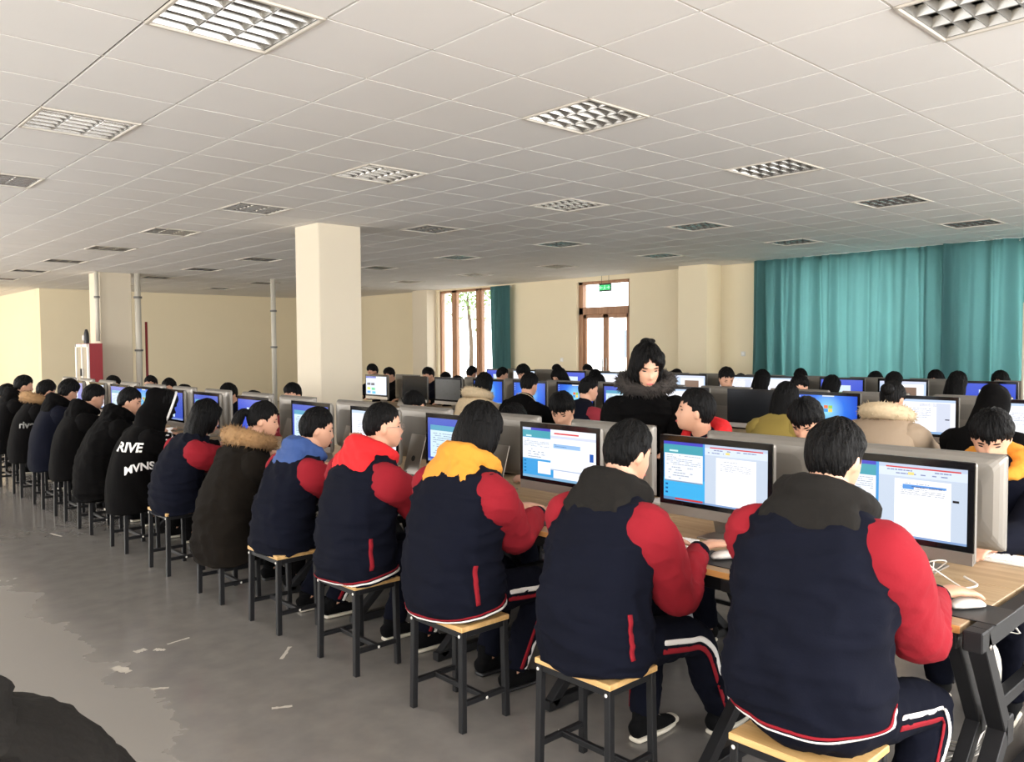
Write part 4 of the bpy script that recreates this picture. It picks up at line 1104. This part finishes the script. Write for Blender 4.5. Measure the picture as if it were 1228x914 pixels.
    if hoodup:
        hm = MB()
        P, D, F = head_pts(60, 44, 1.0); az = np.abs(np.arctan2(D[:, 1], D[:, 0])); o = P*np.array([1, 1.2, 1]); o /= np.linalg.norm(o, axis=1)[:, None]
        Ph = P+o*.030; Ph[:, 0] = np.where(D[:, 0] > .0, np.minimum(Ph[:, 0], .085), Ph[:, 0]); hm.add(Ph@R.T+H, F, hood)
        ell(hm, T(-.06, 0, .085), (.07, .07, .06), hood)
        tube(hm, [T(-.02, 0, -.02), T(-.045, 0, -.1), q(.9)], [.105, .12, .16*B], [.10, .115, .12], hood, side=R@np.array([0, 1, 0]), n=24, sub=4)
        me = remesh(hm, .013, 4); wrinkle(me, .006, 24, seed+3)
        cc = coords(me)
        ho = link('hood', me, root)
        fb = MB(); ell(fb, T(.03, 0, -.012), (.062, .062, .098), M_skin if not extra == 'nofaceskin' else M_skin, R=R)
        hair_o = MB(); hp_, hf_ = hair_cap('fringe', seed, 1.08); hair_o.add(hp_@R.T+H+R@np.array([.024, 0, 0]), hf_, M_hair); hair_o.build('hair', root)
        tb = MB(); aa = np.linspace(0.0, 2*PI, 26)
        P_ = [T(.088+.012*math.cos(t*1), .088*math.sin(t), .012+.125*math.cos(t)) for t in aa]
        if extra == 'trim': tube(tb, P_, .010, None, M_whitecloth, side=(1, 0, 0), n=8, sub=2, caps=(0.01, .01)); tb.build('hood_trim', ho)
    if collar is not None:
        c = q(.95)+np.array([0, 0, .045+collar_up]); fm = collar; a = np.linspace(0, 2*PI, 22)[:-1]
        cen = [c+np.array([.115*math.cos(t)*B-.02, .135*math.sin(t)*B, .01-.035*math.cos(t)]) for t in a]; rad = [.05+.012*math.cos(t+PI) for t in a]
        fb = MB(); tube(fb, cen+[cen[0]], rad+[rad[0]], None, fm, side=(0, 0, 1), n=12, sub=2)
        fur(fb, cen, rad, 2600 if detail else 1300, .030, fm, seed)
        fb.build('fur_collar', root)
    return dict(root=root, jacket=jk, q=q, RG=RG, nR=nR, ribbon=ribbon, T=T, H=H, R=R, sh=sh, body=bo, arms=arms)
def text_on(par, me_obj, s, size, origin, right, up, into, m, name='lettering', shear=0.0, arc=0.0, off=.004):
    """lettering laid on a garment: every point is dropped on the cloth along `into`"""
    cu = bpy.data.curves.new('t', 'FONT'); cu.body = s; cu.size = size; cu.align_x = 'CENTER'; cu.shear = shear; cu.offset = size*.03
    o = bpy.data.objects.new('t', cu); COL.objects.link(o)
    dg = bpy.context.evaluated_depsgraph_get(); me = bpy.data.meshes.new_from_object(o.evaluated_get(dg)); bpy.data.objects.remove(o)
    VV = []; PP = []
    for ob_ in (me_obj if isinstance(me_obj, list) else [me_obj]):
        k_ = len(VV); VV += [Vector(v) for v in coords(ob_.data)]; PP += [tuple(i+k_ for i in p.vertices) for p in ob_.data.polygons]
    bvh = BVHTree.FromPolygons(VV, PP)
    c = coords(me).astype(float); right = np.array(right, float); up = np.array(up, float); into = np.array(into, float); O = np.array(origin, float); out = []
    for x, y, _ in c:
        y2 = y-arc*x*x
        p = O+right*x+up*y2; h = bvh.ray_cast(Vector(p-into*.8), Vector(into)); out.append(np.array(h[0])-into*off if h[0] is not None else p)
    setco(me, np.array(out)); me.materials.clear(); me.materials.append(m)
    ob = link(name, me, par); return ob

# ------------------------------------------------------------------ who sits where
NX = 2.30
def near_row():
    U = 'students on the near side of the front desk'
    KW = dict(group=U)
    A = person((NX, 1.165), 1, 'nearest student at the right end, black hooded navy jacket with red sleeves', U, head=(.19, .03, 1.262), yaw=-.05, pitch=.22, hem=.555, bulk=1.06, arm=1.08, hand_yaw=(-.75, 0),
           hr=(.53, -.16, .80), hl=(.60, .16, .79), hair='short', seed=2, vox=.006, detail=1, hood=M_charcoal, hemtrim=True, feet=((.30, -.16), (.10, .16)), shoe='canvas')
    B = person((NX, 2.00), 1, 'student second from the right end, black hood, red sleeves and canvas shoes', U, head=(.20, .03, 1.20), yaw=-.12, pitch=.26, hem=.47, bulk=1.0,
           hand_yaw=(-.8, -.3), arm=1.06, hr=(.50, -.10, .80), hl=(.45, .10, .79), hair='short', seed=3, vox=.006, detail=1, hood=M_charcoal, pocket=1, feet=((.70, -.10), (.42, .08)))
    C = person((NX, 2.83), 1, 'student with bright yellow hood, bobbed black hair and red sleeves', U, head=(.18, .06, 1.225), yaw=.05, pitch=.30, hem=.47, bulk=1.10,
           hand_yaw=(-.8, 0), arm=1.06, hr=(.53, .02, .80), hl=(.58, .22, .79), hair='bob', seed=4, vox=.006, detail=1, hood=M_yellow, pocket=1, hemtrim=True, feet=((.36, -.02), (.40, .2)), shoe='boot')
    Dd = person((NX, 3.62), 1, 'student with bright red hood and thin glasses, short hair, red sleeves', U, head=(.17, .05, 1.195), yaw=-.38, pitch=.02, hem=.46, bulk=1.06,
           hr=(.56, -.14, .79), hl=(.56, .14, .79), hair='crop', seed=5, vox=.007, detail=1, hood=M_redhood, pocket=1, hemtrim=True, feet=((.36, -.12), (.34, .14)))
    gb = MB()
    for sd in (-1, 1):
        P_ = [Dd['T'](.108, sd*.034+.024*math.cos(a), -.004+.019*math.sin(a)) for a in np.linspace(0, 2*PI, 17)]
        tube(gb, P_, .0014, None, M_alu, side=(0, 0, 1), n=6, sub=1)
        tube(gb, [Dd['T'](.106, sd*.058, 0), Dd['T'](.06, sd*.079, .002), Dd['T'](-.005, sd*.078, .0)], .0014, None, M_alu, n=6, side=(0, 0, 1))
    tube(gb, [Dd['T'](.112, -.010, .0), Dd['T'](.112, .010, 0)], .0014, None, M_alu, n=6, side=(0, 0, 1)); gb.build('glasses', Dd['root'])
    person((NX, 4.42), 1, 'student with blue hood resting a hand at the face, red sleeves', U, head=(.22, .03, 1.125), yaw=-.35, pitch=.2, hem=.45, bulk=.94,
           hr=(.40, -.10, 1.0), hl=(.58, .14, .79), hair='short', seed=6, vox=.007, detail=1, hood=M_blue, feet=((.30, -.1), (.25, .12)))
    person((NX, 5.18), 1, 'student in long dark brown parka with fur hood, ponytail and face in profile', U, head=(.23, .0, 1.13), yaw=-.45, pitch=.16, hem=.26, bulk=1.05,
           hr=(.58, -.12, .79), hl=(.58, .14, .79), hair='pony', seed=7, vox=.007, detail=1, outfit=(M_brown, M_brown, M_blackcloth), collar=M_furbrown, stripes=False, shoe='boot')
    person((NX, 6.05), 1, 'long-haired student in navy jacket with dark red sleeves beside the fur-collared parka', U, head=(.20, .0, 1.10), yaw=-.1, pitch=.25, hem=.44, bulk=.95,
           outfit=(M_navy, M_red, M_navy2), hair='long', seed=8, detail=1, vox=.008)
    H = person((NX, 6.95), 1, 'student with pulled-up black hood, pale hood trim and white lettering on the coat', U, head=(.20, .02, 1.14), yaw=-.3, pitch=.25, hem=.33, bulk=1.02,
           smooth_back=True, outfit=(M_blackcloth,)*3, hair='short', seed=9, hood=M_blackcloth, hoodup=True, extra='trim', stripes=False, detail=1, vox=.009)
    vw = np.array([.36, .93, 0]); rt = np.array([.93, -.36, 0]); up = (0, 0, 1)
    surf = [H['jacket']]+[c for c in H['root'].children if c.name.startswith('sleeve')]
    text_on(H['root'], surf, 'RIVE', .10, np.array([.02, 0, .80])-rt*.065, rt, up, vw, M_whitecloth, shear=.25)
    text_on(H['root'], surf, 'MVNSOK', .085, np.array([.02, 0, .66])+rt*.075, rt, up, vw, M_whitecloth, arc=1.2)
    text_on(H['root'], surf, 'NOAM', .07, np.array([.02, 0, .86])+rt*.26, up, -rt, vw, M_whitecloth)
    I = person((NX, 7.85), 1, 'student in a plain black coat leaning in, face in profile left of the hooded one', U, head=(.26, .03, 1.13), yaw=-.5, pitch=.22, neck_up=.03, hem=.30, bulk=1.05,
           outfit=(M_blackcloth,)*3, hair='short', seed=10, hood=M_blackcloth, stripes=False, detail=1, vox=.009, hr=(.50, -.1, .84))
    person((NX, 8.62), 1, 'black-coated student with a small patch of face showing, behind the one in profile', U, head=(.18, .05, 1.14), yaw=-.05, pitch=.35, neck_up=.03, hem=.40, outfit=(M_blackcloth,)*3, hair='short', seed=11, hood=M_blackcloth, stripes=False)
    person((NX, 9.42), 1, 'black-coated student with bushy hair, fourth from the left edge', U, head=(.16, .02, 1.17), yaw=.3, pitch=.35, neck_up=.03, hem=.40, outfit=(M_navy2, M_navy2, M_blackcloth), hair='fringe', seed=12, hood=M_blackcloth, stripes=False)
    L = person((NX, 10.3), 1, 'student in black coat with pale patterned collar and faint lettering', U, head=(.16, .02, 1.14), yaw=.3, pitch=.4, neck_up=.03, hem=.40, outfit=(M_blackcloth,)*3, hair='short', seed=13, collar=M_furbrown, stripes=False)
    text_on(L['root'], [L['jacket']]+[c for c in L['root'].children if c.name.startswith('sleeve')], 'rive', .10, np.array([.0, 0, .76])-rt*.01, rt, up, vw, M_cable_g)
    person((NX, 11.3), 1, 'black-coated student sitting tall with cheek showing, at the far left', U, head=(.16, .02, 1.17), yaw=-.1, pitch=.2, neck_up=.03, hem=.40, outfit=(M_blackcloth, M_blackcloth, M_blackcloth), hair='short', seed=14, hood=M_blackcloth, stripes=False)
    person((NX, 12.2), 1, 'dark-coated student with maroon sleeves cut by the left picture edge', U, head=(.16, .02, 1.04), yaw=0, pitch=.4, hem=.42, outfit=(M_blackcloth, M_maroon, M_blackcloth), hair='short', seed=15, stripes=False)
    return A, B, C, Dd
MAIN = near_row()
NEAR = [(1.165, 'the nearest student'), (2.0, 'the black-hooded student in canvas shoes'), (2.80, 'the yellow-hooded student'), (3.62, 'the red-hooded student with glasses'), (4.42, 'the blue-hooded student'),
        (5.18, 'the student in the fur-collared parka'), (6.07, 'the long-haired student with dark red sleeves'), (6.95, 'the hooded student with white lettering'), (7.85, 'the black-coated student seen in profile'),
        (8.62, 'the student behind the one in profile'), (9.42, 'the bushy-haired student near the left edge'), (10.3, 'the student with the pale patterned collar'), (11.3, 'the tall black-coated student far left'), (12.2, 'the student cut by the left edge')]
for y, w in NEAR: stool(2.275, y, 'wooden topped stool with black legs under %s' % w)

def far_side():
    U = 'students on the far side of the front desk'
    X = 4.30
    rows = [
     (1.24, 1.20, dict(yaw=.2, pitch=.5, hair='fringe', outfit=(M_navy2, M_navy2, M_navy2), hood=M_yellow), 'student with bowed dark hair and mustard hood edge behind the rightmost computer', 1),
     (2.12, 1.22, dict(yaw=.1, pitch=.62, hair='fringe', outfit=(M_navy, M_red, M_navy2)), 'student with bowed round black hair behind the rightmost lit screen', 1),
     (3.90, 1.18, dict(yaw=.45, pitch=.5, hair='fringe', outfit=(M_navy2, M_navy2, M_navy2)), 'student bending down with forehead showing, left of the standing teacher', 1),
     (4.38, 1.08, dict(yaw=0, pitch=.7, hair='fringe', outfit=(M_blackcloth,)*3), 'student with head bowed low over the desk behind the yellow-hooded one', 0),
     (5.60, 1.13, dict(yaw=.3, pitch=.62, hair='short', outfit=(M_blackcloth,)*3), 'student with broad bowed black hair between the glasses and yellow hood students', 0),
     (7.70, 1.13, dict(yaw=.5, pitch=.3, hair='short', outfit=(M_blackcloth, M_maroon, M_blackcloth)), 'dark student with maroon sleeve half hidden by the big column', 0),
     (8.55, 1.02, dict(yaw=0, pitch=.6, hair='short', outfit=(M_blackcloth,)*3), 'low bowed head just left of the thin grey pipe', 0),
     (9.22, 1.08, dict(yaw=.35, pitch=.3, hair='fringe', outfit=(M_navy, M_navy, M_navy2)), 'student with level fringe and lit cheek above the parka wearer\'s computer', 0),
     (10.5, 1.03, dict(yaw=0, pitch=.6, hair='short', outfit=(M_blackcloth,)*3), 'bowed black head above the long-haired student', 0),
     (11.06, 1.09, dict(yaw=.6, pitch=.2, hair='short', outfit=(M_navy, M_red, M_navy2)), 'student looking aside, right one of two heads right of the far column', 0),
     (11.73, 1.11, dict(yaw=.7, pitch=.15, hair='crop', outfit=(M_navy, M_red, M_navy2)), 'student looking aside, left one of two heads right of the far column', 0),
     (13.28, 1.08, dict(yaw=0, pitch=.5, hair='short', outfit=(M_blackcloth,)*3), 'bowed head in front of the far white column', 0)]
    for i, (y, z, kw, lab, d) in enumerate(rows):
        person((X, y), -1, lab, U, head=(.20, 0, z), seed=30+i, vox=.009 if d else .013, detail=0, stripes=False, **kw)
        stool(X, y, 'stool under the ' + lab)
    person((4.13, 2.66), -1, 'boy with red hood looking up sideways at the standing teacher', U, head=(.21, -.03, 1.245), yaw=-.98, pitch=-.12, hair='short', seed=50, vox=.007, detail=1, hood=M_redhood, skin=M_skin_d, stripes=False,
           hr=(.38, -.02, .79), hl=(.42, .22, .79), bulk=.95)
    stool(4.13, 2.66, 'stool under the boy with the red hood')
    t = person((4.16, 3.24), PI+.62, 'standing woman in black coat with dark fur collar bending over beside the boy', None, head=(.24, .02, 1.495), yaw=.30, pitch=.36, roll=.0, hem=.62, bulk=.98, standing=True, hip_z=.86,
           hr=(.50, -.20, .80), hl=(.46, .17, 1.0), hair='parted', collar_up=.012, seed=60, vox=.0065, detail=1, outfit=(M_blackcloth,)*3, collar=M_furdark, stripes=False, feet=((.0, -.1), (.02, .12)), shoe='boot', curve=.0, hscale=1.08)
    tb = MB(); ell(tb, t['T'](-.055, .0, .122), (.034, .036, .026), M_hair); ell(tb, t['T'](-.075, .03, .120), (.03, .03, .016), M_hair); tb.build('hair_knot', t['root'])
far_side()

def second_row():
    U = 'students on the near side of the second desk'
    X = 6.02
    rows = [
     (1.87, 1.20, dict(hair='short', hoodup=True, hood=M_blackcloth, outfit=(M_blackcloth,)*3), 'student with black hood up at the far right border'),
     (2.54, 1.22, dict(hair='tied', outfit=(M_tan, M_tan, M_blackcloth), collar=M_furlight, bulk=1.08, extra='bun'), 'student in beige coat with pale fur collar, seen from behind'),
     (3.39, 1.18, dict(hair='long', outfit=(M_olive, M_olive, M_blackcloth), bulk=.9), 'long-haired student in mustard top seen from behind'),
     (5.54, 1.18, dict(hair='short', outfit=(M_navy, M_maroon, M_navy2), yaw=-.45, bulk=.98), 'short-haired student with dark red sleeve, back turned, left of the teacher'),
     (6.39, 1.20, dict(hair='fringe', outfit=(M_blackcloth,)*3, collar=None, bulk=1.05), 'student in black coat with cream collar band seen from behind'),
     (7.14, 1.18, dict(hair='bob', outfit=(M_furlight, M_furlight, M_blackcloth), collar=M_furlight, bulk=1.08, yaw=.35), 'student wrapped in pale tan fluffy coat with tied black hair')]
    for i, (y, z, kw, lab) in enumerate(rows):
        ex = kw.pop('extra', None); kw.setdefault('yaw', 0.)
        p = person((X, y), 1, lab, U, head=(.18, 0, z), pitch=.2, seed=70+i, vox=.010, detail=0, stripes=False, **kw)
        if ex == 'bun': b = MB(); ell(b, p['T'](-.10, 0, .05), (.045, .05, .045), M_hair); b.build('hair_bun', p['root'])
        if i == 4: p['ribbon']('collar_band', .955, .998, 0, 1, .012, M_furlight)
        stool(X, y, 'stool under the ' + lab)
    U = 'students on the far side of the second desk'; X = 8.03
    rows = [
     (5.00, 1.25, 'short', .9, 'head turned aside behind the switched-off computer'),
     (4.14, 1.19, 'short', 0, 'small hair top left of the white screen near the curtains'),
     (6.85, 1.14, 'short', 0, 'low dark head behind the student with dark red sleeve'),
     (7.52, 1.20, 'long', 0, 'broad dark head left of the glazed door'),
     (8.20, 1.24, 'fringe', 0, 'dark head directly behind the cream-collared student'),
     (9.62, 1.05, 'short', 0, 'barely visible bowed head under the far window'),
     (10.36, 1.17, 'short', 0, 'round dark head just left of the far window'),
     (11.43, 1.15, 'short', 0, 'second dark head right of the big column'),
     (11.93, 1.20, 'short', 0, 'dark head closest to the right side of the big column')]
    for i, (y, z, h, yw, lab) in enumerate(rows):
        person((X, y), -1, 'student, ' + lab, U, head=(.18, 0, z), pitch=.4, yaw=yw, hair=h, seed=90+i, vox=.014, stripes=False, outfit=(M_blackcloth if i % 2 else M_navy2,)*3, hands=True)
        stool(X, y, 'stool under the ' + lab)
second_row()
def third_row():
    U = 'students on the near side of the third desk'; X = 9.22
    rows = [
     (3.18, 1.19, 'long', 0, 'long black hair falling over the back near the right border'),
     (3.84, 1.18, 'fringe', 0, 'dark head just behind the beige coat student'),
     (4.56, 1.12, 'bob', 0, 'round head before the blue screen below the curtains'),
     (5.47, 1.17, 'long', 0, 'tall smooth dark hair beside the curtain edge'),
     (8.27, 1.13, 'short', 0, 'low dark head below the glazed door'),
     (10.35, 1.13, 'short', -.6, 'head beside the bunched narrow curtain'),
     (11.15, 1.14, 'short', 0, 'taller head against the far bright window'),
     (11.9, 1.02, 'fringe', 0, 'low broad head against the far bright window')]
    for i, (y, z, h, yw, lab) in enumerate(rows):
        person((X, y), 1, 'student, ' + lab, U, head=(.18, 0, z), pitch=.25, yaw=yw, hair=h, seed=110+i, vox=.015, stripes=False, outfit=(M_blackcloth if i % 2 == 0 else M_navy2,)*3)
        stool(X, y, 'stool under the ' + lab)
    U = 'students on the far side of the third desk'; X = 11.18
    rows = [
     (3.24, 1.16, 'long', 0, 'long hair behind the back of a computer at the right border'),
     (3.97, 1.16, 'long', 0, 'dark hair between two computers below the curtain gap'),
     (4.73, 1.13, 'fringe', 0, 'fringed head with face showing left of the beige coat student'),
     (5.79, 1.15, 'fringe', 0, 'small fringed head above a white screen near the curtains'),
     (6.75, 1.06, 'short', 0, 'low head partly behind the switched-off computer'),
     (7.92, 1.10, 'bob', 0, 'head right beside the teacher\'s shoulder'),
     (9.84, 1.16, 'short', 0, 'small head seen in front of the glazed door frame'),
     (10.6, 1.15, 'short', 0, 'small head against the wall between window and door')]
    for i, (y, z, h, yw, lab) in enumerate(rows):
        person((X, y), -1, 'student, ' + lab, U, head=(.18, 0, z), pitch=.3, yaw=yw, hair=h, seed=130+i, vox=.015, stripes=False, outfit=(M_navy2 if i % 2 == 0 else M_blackcloth,)*3)
        stool(X, y, 'stool under the ' + lab)
third_row()

def foreground():
    person((.42, 1.83), -1, 'dark padded jacket shoulder of someone seated at the bottom left corner', None, head=(.30, .02, 1.035), yaw=0, pitch=.8, hem=.40, bulk=1.12, outfit=(M_charcoal,)*3, hood=M_charcoal, hair='short', seed=201, detail=1, vox=.008, stripes=False)
foreground()

# ------------------------------------------------------------------ computers on the desks
def computers():
    L1 = [(1.28, 'docsel', NEAR[0][1]), (2.05, 'doc', NEAR[1][1]), (3.00, 'exam', NEAR[2][1]), (3.86, 'exambig', NEAR[3][1]), (4.74, 'page', NEAR[4][1]), (5.60, 'exambig', NEAR[5][1]), (6.57, 'win', NEAR[6][1]), (7.52, 'exambig', NEAR[7][1]),
          (8.34, 'exambig', NEAR[8][1]), (9.15, 'desktop', NEAR[9][1]), (9.95, 'exambig', NEAR[10][1]), (10.75, 'page', NEAR[11][1]), (11.6, 'exambig', NEAR[12][1])]
    for i, (y, k, w) in enumerate(L1): computer(DC[0]-.16, y, -1, k, 'all-in-one computer with its screen facing %s' % w, 'computers along the near side of the front desk', i)
    F1 = [(1.27, 'at its right end, its pale back nearest of all'), (1.99, 'second from the right end'), (2.89, 'between the yellow hood and the black hood students'), (3.73, 'right behind the yellow-hooded student'), (4.56, 'between the red hood and yellow hood students'),
          (5.41, 'beside the big column'), (6.35, 'above the blue-hooded student'), (7.10, 'right of the thin pipe'), (7.95, 'above the long-haired student'), (8.80, 'above the white-lettered coat'), (9.65, 'seventh from the far end'), (10.5, 'below the red pipe'), (11.35, 'below the far column'), (12.2, 'below the red cabinet'), (13.05, 'at its far left end')]
    for i, (y, w) in enumerate(F1): computer(DC[0]+.16, y, 1, 'page', 'computer back on the front desk, %s' % w, 'computers along the far side of the front desk', i, tilt=.0)
    L2 = [(1.80, 'page', 'mostly hidden by the black hood at the right border'), (2.59, 'page', 'showing a white page beside the beige coat'), (3.36, 'desktop', 'showing a blue desktop with the coloured flag emblem'), (4.06, 'off', 'switched off right of the boy'),
          (4.84, 'page', 'showing a sliver of white beside the teacher'), (5.62, 'exambig', 'showing a bluish list left of the teacher'), (6.32, 'desktop', 'showing a bright blue desktop'), (7.06, 'desktop', 'showing blue behind the cream-collared student'), (7.81, 'desktop', 'hidden behind the fluffy coat'),
          (8.62, 'blank', 'with a dusty dark grey screen'), (9.37, 'off', 'dark, second right of the big column'), (10.32, 'tiles', 'with colourful small windows, right next to the big column')]
    for i, (y, k, w) in enumerate(L2): computer(DC[1]-.16, y, -1, k, 'computer on the second desk %s' % w, 'computers along the near side of the second desk', i)
    for i, (y, k, w) in enumerate(L2[:-1]+[(10.0, 'page', 'next to the big column')]):
        if i == 10: continue
        computer(DC[1]+.16, y+(-.28 if i not in (11,) else -.05), 1, 'page', 'computer back right of the one %s' % w, 'computers along the far side of the second desk', i)
    L3 = [(3.06, 'win', 'with a blue and white screen at the border'), (3.98, 'photo', 'with a black and white list behind the beige coat'), (4.72, 'win', 'with a blue screen and pale window below the curtains'), (5.46, 'page', 'with a white page below the curtain edge'), (6.20, 'page', 'with a pale screen left of the smooth dark hair'),
          (6.98, 'photo', 'showing a brown picture beside the teacher'), (7.75, 'page', 'behind the teacher'), (8.50, 'page', 'showing white left of the teacher'), (9.28, 'win', 'with a blue screen below the glazed door'), (10.44, 'page', 'showing white below the wall left of the door'), (11.15, 'win', 'with a small blue screen beside the narrow curtain')]
    for i, (y, k, w) in enumerate(L3): computer(DC[2]-.16, y, -1, k, 'computer on the third desk %s' % w, 'computers along the near side of the third desk', i)
    for i, (y, k, w) in enumerate(L3): computer(DC[2]+.16, y-.25, 1, 'page', 'computer back right of the one %s' % w, 'computers along the far side of the third desk', i)
    kb = [(2.93, 1.36), (2.98, 2.20), (2.98, 3.12), (2.96, 3.95), (2.96, 4.75), (2.96, 5.5)]
    for (x, y), (_, w) in zip(kb, NEAR): keyboard(x, y, -1, 'white keyboard lying in front of %s' % w, rz=.08)
    for y, w in ((1.0, 'pale table end at the right'), (2.0, 'second computer back'), (2.68, 'boy with the red hood'), (3.6, 'student left of the teacher')): keyboard(DC[0]+.40, y, 1, 'white keyboard behind the front computers by the %s' % w)
    for y, w in ((2.55, 'beige coat student'), (4.05, 'switched-off computer'), (8.6, 'dusty dark screen'), (9.4, 'dark computer')): keyboard(DC[1]-.38, y, -1, 'white keyboard on the second desk before the %s' % w)
    for P, y, (_, w) in zip(MAIN, (1.165, 2.0, 2.83, 3.62), NEAR):
        _s, _e, wr, hd, _d = P['arms'][0]; c = wr+hd*.112
        mouse_pad(NX+c[0]-.015, y+c[1], 'black mouse pad under the hand of %s' % w); mouse(NX+c[0], y+c[1], 'white mouse held by %s' % w, math.atan2(hd[1], hd[0]))
    for x, y, w in ((3.0, 2.62, 'yellow-hooded student'), (3.02, 3.58, 'red-hooded student')): pass
computers()

def cables():
    z = TZ+.004
    cable([(3.04, 1.0, z+.014), (3.08, .98, z+.004), (3.11, 1.06, z+.03), (3.06, 1.12, z+.09), (3.09, 1.07, z+.10), (3.1, 1.16, z+.02), (3.02, 1.22, z+.004), (3.2, 1.26, z)], .0028, M_cable, 'white cable looping up beside the nearest student\'s hand')
    cable([(3.0, 1.24, z+.012), (3.06, 1.14, z+.02), (3.04, 1.04, z+.02), (3.09, .97, z+.035), (3.12, 1.02, z+.05)], .004, M_cable, 'thick white cable lying in front of the rightmost computer')
    tangle((3.06, 1.66, z), (.16, .34), 7, M_cable, 'tangle of thin white cables between the two nearest computers', 5)
    tangle((3.06, 2.52, z), (.14, .26), 3, M_cable, 'few white cables lying left of the black-hooded student\'s screen', 6)
    tangle((3.08, 3.45, z), (.12, .24), 3, M_cable, 'loose cables by the yellow-hooded student\'s screen', 8)
    tangle((3.08, 4.3, z), (.12, .26), 3, M_cable_g, 'loose grey cables between the red and blue hooded students', 9)
    tangle((3.28, 1.15, .575), (.2, .5), 26, M_cable, 'dense bundle of cables in the tray below the right desk end', 10, .004, .05)
    tangle((3.28, 2.1, .575), (.2, .7), 22, M_cable_g, 'grey cable bundle in the tray below the second computer', 11, .004, .05)
    tangle((3.28, 3.1, .575), (.2, .7), 14, M_cable_g, 'grey cable bundle in the tray below the third computer', 12, .004, .05)
    rs = np.random.RandomState(3)
    mb = MB()
    for k in range(16):
        x = 3.2+.14*rs.rand(); tube(mb, [(x, 1.1+.2*rs.rand(), .62), (x+.05*rs.randn(), 1.0, .52), (x+.08*rs.rand(), .96+.05*rs.rand(), .3), (x+.1*rs.randn(), 1.0+.05*rs.rand(), .12), (x+.2*rs.randn(), 1.1+.2*rs.rand(), .012)], .004, None, M_cable if k % 2 else M_cable_g, n=6, sub=6, side=(1, 0, 0))
    tag(mb.build('cable_bundle'), 'cables hanging from the desk end down to the floor', 'cables')
    r = thing('power_strip', (2.90, 1.22, TZ-.12), label='white power strip fixed under the desk edge beside the nearest student', cat='power strip')
    mb = MB(); rbox(mb, (0, 0, 0), (.055, .32, .045), M_white_pl, .006); mb.build('body', r)
    for k in range(4): mb = MB(); rbox(mb, (-.0285, -.12+.075*k, 0), (.002, .035, .025), M_cable_g, .0005); mb.build('socket', r)
    cable([(2.90, 1.38, .62), (2.88, 1.45, .56), (2.9, 1.52, .60), (2.98, 1.6, .62), (3.15, 1.62, .60)], .004, M_cable, 'white lead drooping from the power strip')
    mb = MB(); rbox(mb, (0, 0, 0), (.012, .05, .035), M_white_pl, .002); o = mb.build('cable_label'); o.location = (3.16, .99, .56); tag(o, 'white tag on the hanging cables at the desk end', 'tag')
    for x, y, w in ((3.08, 1.72, 'between the two nearest computers'), (3.08, 2.56, 'left of the second computer\'s screen'), (3.1, 3.42, 'beside the yellow-hooded student\'s screen')):
        r = thing('usb_hub', (x, y, TZ), .4, 'small dark hub with a blue light %s' % w, 'usb hub', 'small hubs with blue lights')
        mb = MB(); rbox(mb, (0, 0, .008), (.03, .07, .016), M_blackpl, .003); mb.build('body', r)
        mb = MB(); rbox(mb, (-.0158, 0, .010), (.002, .03, .008), emat(srgb(60, 60, 255), 4.0), .0005); mb.build('light', r)
cables()
